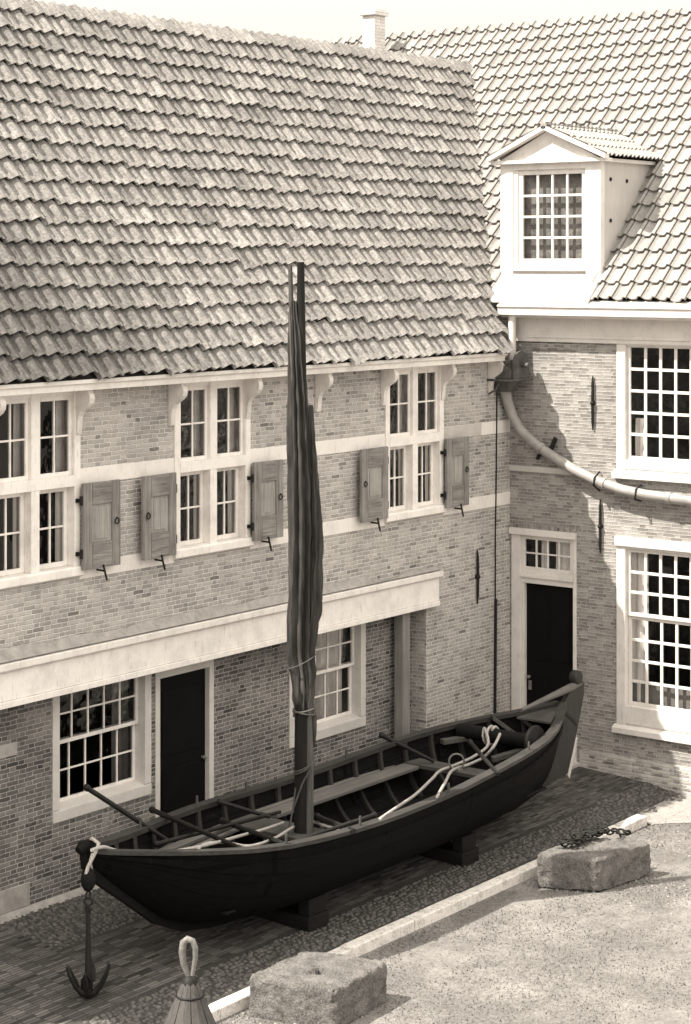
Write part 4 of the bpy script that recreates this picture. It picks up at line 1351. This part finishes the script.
# ------------------------------------------------------------------ loose things in and round the boat
CAM = Vector(cam.location)
def ray(px, py):
    return DV + RV * ((px - 348.99) / 2003.93) + Vector((0, 0, -(py - 263.34) / 2003.93))
def at_z(px, py, z):
    v = ray(px, py); return CAM + v * ((z - CAM.z) / v.z)
def at_y(px, py, y):
    v = ray(px, py); return CAM + v * ((y - CAM.y) / v.y)
def pole(a, b, label, r=.024, ext=None, mat=None, knob=True, name='wooden_pole'):
    a, b = Vector(a), Vector(b)
    m = MB()
    d = (b - a).normalized()
    m.tube([a, a.lerp(b, .3), a.lerp(b, .7), b], [r * 1.05, r, r * .95, r * .85], 10)
    if knob:
        m.lathe(a, [(0, -.035), (r * 1.1, -.03), (r * 1.45, -.01), (r * 1.35, .015), (r * .9, .04)], 10, d)
    return tag(rebase(m.build(name, mat or M['pole'])), label, 'pole', 'dark poles lying in the boat')
def to_px(p):
    q = Vector(p) - CAM; k = q.dot(DV)
    return 348.99 + 2003.93 * q.dot(RV) / k, 263.34 - 2003.93 * q.z / k
def over_rail(p_in, z_in, p_out, label):
    """a pole whose foot lies in the boat and which rests on the far rail, measured from its two ends"""
    a = at_z(p_in[0], p_in[1], z_in)
    best = None
    for rx in np.arange(-9.3, -2.0, .01):
        b = np.interp(rx, S[:, 0], S[:, 1]); z = np.interp(rx, S[:, 0], S[:, 2])
        rail = Vector((rx, YC + b - .02, z + .062))
        u, v = to_px(rail)
        e = abs((u - p_in[0]) * (p_out[1] - p_in[1]) - (v - p_in[1]) * (p_out[0] - p_in[0]))
        if best is None or e < best[0]: best = (e, rail)
    d = best[1] - a
    fr = min(np.arange(.5, 6, .01), key=lambda t: abs(to_px(a + d * float(t))[0] - p_out[0]))
    return pole(a + d * float(fr), a, label)
over_rail((167, 840), .965, (87, 788), 'dark pole slanting highest over the far rail, in front of the lower left window')
over_rail((247, 851), 1.06, (152, 809.5), 'dark pole leaning over the far rail in front of the black left door')
pole(at_z(157, 844, 1.07), at_z(280, 812, .90), 'long dark pole lying lengthwise across the poles near the bow', .022)
pole(at_z(220, 802, 1.075), at_z(270, 817, .91), 'short dark pole resting on the far rail just left of the mast', .022)
pole(at_z(222.5, 821, .92), at_z(290, 846, 1.06), 'dark pole across the near rail left of the mast foot', .026)
pole(at_z(317.5, 817, .90), at_z(354, 831, 1.05), 'short thick dark pole on the near rail right of the mast foot', .028)
pole(at_z(374, 815, 1.06), at_z(281, 846, 1.055), 'long dark pole lying along the inside of the near rail below the mast', .020)
over_rail((434, 761.5), .87, (382, 735.5), 'thin dark pole leaning on the far rail in front of the wooden post')
pole(at_z(470, 742, 1.16), at_z(498, 774, 1.075), 'dark pole with a pale round knob leaning on the near rail beside the windlass', .024)

def rope(pts, r, label):
    # smooth curve through the points
    P = [Vector(p) for p in pts]; out_ = []
    for i in range(len(P) - 1):
        p0, p1, p2, p3 = P[max(i - 1, 0)], P[i], P[i + 1], P[min(i + 2, len(P) - 1)]
        for k in range(8):
            t = k / 8
            out_.append(.5 * ((2 * p1) + (p2 - p0) * t + (2 * p0 - 5 * p1 + 4 * p2 - p3) * t * t + (3 * p1 - p0 - 3 * p2 + p3) * t ** 3))
    out_.append(P[-1])
    m = MB(); m.tube(out_, r, 8)
    return tag(rebase(m.build('rope', M['rope'])), label, 'rope', 'pale ropes in the boat')
Z = at_z
wrap = []
for k in range(17):
    a = k / 16 * 4 * math.pi + 2.2
    wrap.append((-2.81 + .102 * math.cos(a), -1.50 - .10 * k / 16, 1.07 + .102 * math.sin(a)))
rope([Z(380, 819, 1.04), Z(396, 808, .98), Z(415, 795, .93), Z(432, 779, .88), Z(440, 771, .875), Z(455, 765, .875), Z(473, 757, .93), Z(488, 745, 1.05)] + wrap, .017, 'pale rope turned round the windlass and led forward to the near rail')
rope([Z(437, 797, 1.045), Z(445, 783, .96), Z(452.5, 770.5, .875), Z(470, 764, .88), Z(484, 757, .96), Z(494, 746, 1.10), Z(500, 734, 1.175)], .017, 'pale rope hanging from the windlass straight to the near rail, shorter of the two')
rope([Z(92, 850, 1.42), Z(103, 847, 1.35), Z(114, 850, 1.27), Z(128, 853, 1.24), Z(160, 853, 1.17), Z(188, 849, 1.12), Z(215, 843, 1.08), Z(240, 836, .98), Z(262, 830, .93), Z(283, 823, .86)], .016, 'pale rope running from the bow along the near rail to the mast')
rope([Z(196, 852, 1.105), Z(205, 844, 1.09), Z(225, 842.5, 1.05), Z(250, 846, 1.05), Z(275, 838, .98), Z(290, 829, .88), Z(302, 823, .83), Z(313, 822, .83), Z(326, 826, .90), Z(338, 829, .97)], .015, 'pale rope looping across the mast thwart to the near rail')

def gz(y): return pz(y)
BX = -9.53
pk = thing('pulley_block', 'egg shaped dark wooden pulley block slung from the bow by a rope', 'pulley', (BX, YC - .09, .98))
m = MB(); m.lathe((BX, YC - .09, .985), [(0, 0), (.035, .012), (.062, .06), (.068, .11), (.058, .165), (.03, .205), (0, .21)], 14)
m.build('shell', M['tar_inner'], pk)
m = MB()
m.tube([(BX - .045, YC - .09, 1.10), (BX - .03, YC - .12, 1.22), (BX + .02, YC - .16, 1.34), (BX + .07, YC - .15, 1.40), (BX + .10, YC - .04, 1.42), (BX + .12, YC + .02, 1.37)], .016, 8)
m.tube([(BX + .05, YC - .09, 1.12), (BX + .02, YC - .11, 1.20), (BX - .02, YC - .13, 1.27), (BX, YC - .14, 1.33)], .010, 6)
m.build('strop', M['rope'], pk)
m = MB(); m.torus((BX, YC - .09, .955), (1, 0, 0), (0, 0, 1), .03, .009, 14, 6); m.build('becket', M['iron'], pk)

AX, AY = BX, YC - .09
zb = gz(AY)
an = thing('anchor', 'black iron anchor hanging upright under the bow with its flukes on the paving', 'anchor', (AX, AY, zb))
m = MB(); m.tube([(AX, AY, .86), (AX, AY, .6), (AX, AY, .25), (AX, AY, zb + .05)], [.016, .022, .032, .045], 10)
m.build('shank', M['iron'], an)
m = MB(); m.torus((AX, AY, .895), (.6, -.8, 0), (0, 0, 1), .035, .010, 16, 6); m.torus((AX, AY, .83), (0, 1, 0), (0, 0, 1), .03, .010, 14, 6); m.build('ring', M['iron'], an)
for k, (dirv, ln, hgt) in enumerate(((-RV, .19, .24), (RV, .19, .27), (-DV, .20, .25), (DV, .20, .25))):
    m = MB()
    p = [Vector((AX, AY, zb + .035)) + dirv * ln * t + Vector((0, 0, hgt * t ** 2.2)) for t in (0, .3, .6, .85, 1.0)]
    m.tube(p, [.036, .032, .026, .02, .010], 8)
    t1 = (p[-1] - p[2]).normalized(); sd_ = dirv.cross(Vector((0, 0, 1))).normalized()
    inn = -dirv * .012
    pal = [p[-1] + t1 * .02, p[3] + sd_ * .045, p[2] + sd_ * .05, p[2] - sd_ * .05, p[3] - sd_ * .045]
    m.prism([q + inn for q in pal], -dirv * .014)
    m.build('fluke', M['iron'], an)

bx, by = -9.30, -2.98
bz = g0
bu = thing('mooring_buoy', 'grey wooden cone shaped buoy with an iron eye on top in the near left corner', 'buoy', (bx, by, bz))
p0 = at_y(190, 976, by)
bx = p0.x
bu.location.x = bx
za = p0.z
m = MB()
nS = 8
for k in range(nS):
    a0, a1 = 2 * math.pi * k / nS + .02, 2 * math.pi * (k + 1) / nS - .02
    vs = []
    for rr_, zz in ((.31, bz), (.055, za - .02)):
        for t in (0, .5, 1):
            a = a0 + (a1 - a0) * t
            bul = 1.0 + (.03 if t == .5 else 0)
            vs.append((bx + rr_ * bul * math.cos(a), by + rr_ * bul * math.sin(a), zz))
    m.add(vs, [(0, 1, 4, 3), (1, 2, 5, 4)])
m.build('body', M['buoy'], bu, bevel=.0)
m = MB(); m.lathe((bx, by, bz), [(.298, .0), (.05, za - bz - .03), (.0, za - bz - .02)], 16); m.build('core', M['tar_inner'], bu)
m = MB(); m.lathe((bx, by, za - .05), [(.075, -.02), (.066, .03), (.03, .055), (0, .06)], 10)
m.torus((bx, by, za - .16), RV, DV, .112, .012, 20, 6)
m.build('cap', M['iron'], bu)
m = MB(); tp = at_y(188, 937, by)
zt_ = tp.z
pts = [Vector((bx, by, za - .02)) + RV * o + Vector((0, 0, hh)) for o, hh in ((.015, 0), (.03, .08), (.045, .17), (.045, .25), (.02, .315), (-.02, .33), (-.055, .30), (-.065, .22), (-.055, .13), (-.03, .06), (-.01, 0))]
m.tube(pts, [.018, .02, .022, .026, .028, .03, .032, .032, .028, .024, .02], 10)
m.build('eye', M['iron_light'], bu)

def stone_block(top, bottom_z, label, hole=False, seed=1):
    """rough hewn block from four top corners; subdivided and worn"""
    r2 = random.Random(seed)
    n = 64; nzv = 20
    a, b, c_, d = [Vector(p) for p in top]
    ztop = a.z
    from mathutils import noise as N_
    cen = (a + b + c_ + d) / 4
    def surf(u, v):
        return (a * (1 - u) + b * u) * (1 - v) + (d * (1 - u) + c_ * u) * v
    vs, fs = [], []
    idx = {}
    def vert(u, v, w_):
        k = (round(u * n), round(v * n), round(w_ * nzv))
        if k in idx: return idx[k]
        p = surf(u, v)
        z = bottom_z + (ztop - bottom_z) * w_
        # round the arrises
        e = min(u, 1 - u, v, 1 - v); q = 1 - w_
        rd_ = .035
        du = min(u, 1 - u) * (b - a).length; dv_ = min(v, 1 - v) * (d - a).length; dz = (1 - w_) * (ztop - bottom_z)
        k1 = max(0, rd_ - du) / rd_; k2 = max(0, rd_ - dv_) / rd_; k3 = max(0, rd_ - dz) / rd_
        p = p + (cen - p) * (.012 * (k1 * k2 * 3 + k1 * k3 * 2.2 + k2 * k3 * 2.2))
        z -= .014 * (k1 * k3 + k2 * k3)
        nv = N_.noise_vector(Vector((p.x * 5 + seed, p.y * 5, z * 5))) * .014 + N_.noise_vector(Vector((p.x * 17 + seed, p.y * 17, z * 17))) * .012 + N_.noise_vector(Vector((p.x * 45 + seed, p.y * 45, z * 45))) * .007
        q_ = Vector((p.x, p.y, z)) + nv
        if hole and w_ == 1:
            dd = math.hypot((u - .48) * (b - a).length / .09, (v - .52) * (d - a).length / .08)
            if dd < 1: q_.z -= .24
            elif dd < 1.5: q_.z -= .02
        vs.append(q_); idx[k] = len(vs) - 1
        return idx[k]
    for i in range(n):
        for j in range(n):
            fs.append((vert(i / n, j / n, 1), vert((i + 1) / n, j / n, 1), vert((i + 1) / n, (j + 1) / n, 1), vert(i / n, (j + 1) / n, 1)))
    for i in range(n):
        for k in range(nzv):
            z0_, z1_ = k / nzv, (k + 1) / nzv
            for f in (lambda t: (t, 0), lambda t: (1, t), lambda t: (1 - t, 1), lambda t: (0, 1 - t)):
                p, q = f(i / n), f((i + 1) / n)
                fs.append((vert(*p, z0_), vert(*q, z0_), vert(*q, z1_), vert(*p, z1_)))
    m = MB(); m.add(vs, fs, smooth=True)
    return tag(rebase(m.build('stone_block', M['rock'])), label, 'stone', 'old stone blocks on the grass')
s1 = stone_block([(-8.70, -2.86, .26), (-7.85, -2.84, .26), (-7.66, -3.64, .26), (-8.52, -3.70, .26)], g0 - .01, 'rough square stone block with a round hole in its top, nearest the camera', True, 3)
s2 = stone_block([(-4.10, -2.96, .27), (-3.24, -2.99, .27), (-2.95, -3.72, .27), (-3.86, -3.58, .27)], g0 + .02, 'rough long stone block by the end of the kerb with a rusty chain on it', False, 8)

cn_ = MB()
r3 = random.Random(4)
def chain_run(pts):
    P = [Vector(p) for p in pts]
    tot = 0
    for p, q in zip(P, P[1:]):
        d = q - p; n_ = max(1, int(d.length / .062))
        for k in range(n_):
            c = p.lerp(q, (k + .5) / n_); u = d.normalized()
            sdv = u.cross(Vector((0, 0, 1))).normalized()
            up = (Vector((0, 0, 1)) * (1 if k % 2 else .25) + sdv * (.35 if k % 2 else 1)).normalized()
            cn_.torus(c + Vector((0, 0, r3.uniform(0, .025))), u, up, .027, .0105, 12, 6, 1.5)
zc = .30
run = []
for k in range(34):
    t = k / 33
    run.append((-3.82 + .75 * t + .06 * math.sin(k * 1.9), -3.14 - .06 * t + .10 * math.cos(k * 2.3), zc + .05 * abs(math.sin(k * .8))))
chain_run(run)
chain_run([(-3.15, -3.2, zc), (-3.02, -3.34, zc), (-3.12, -3.42, zc + .02), (-2.98, -3.46, zc), (-3.08, -3.3, zc + .04)])
tag(rebase(cn_.build('chain', M['iron'])), 'heap of rusty iron chain lying on the farther stone block', 'chain')

for x, lab in ((-6.80, 'dark timber block propping the boat below the mast, nearer the bow'), (-4.15, 'dark timber block propping the boat under its after half')):
    m = MB()
    m.box(x - .16, x + .16, YC - .52, YC + .5, pz(YC) - .04, .168)
    m.box(x - .13, x + .13, YC - .50, YC - .36, .168, .33)
    m.box(x - .13, x + .13, YC + .36, YC + .50, .168, .33)
    tag(rebase(m.build('timber_block', M['block'], bevel=.01)), lab, 'block', 'timber blocks under the boat')
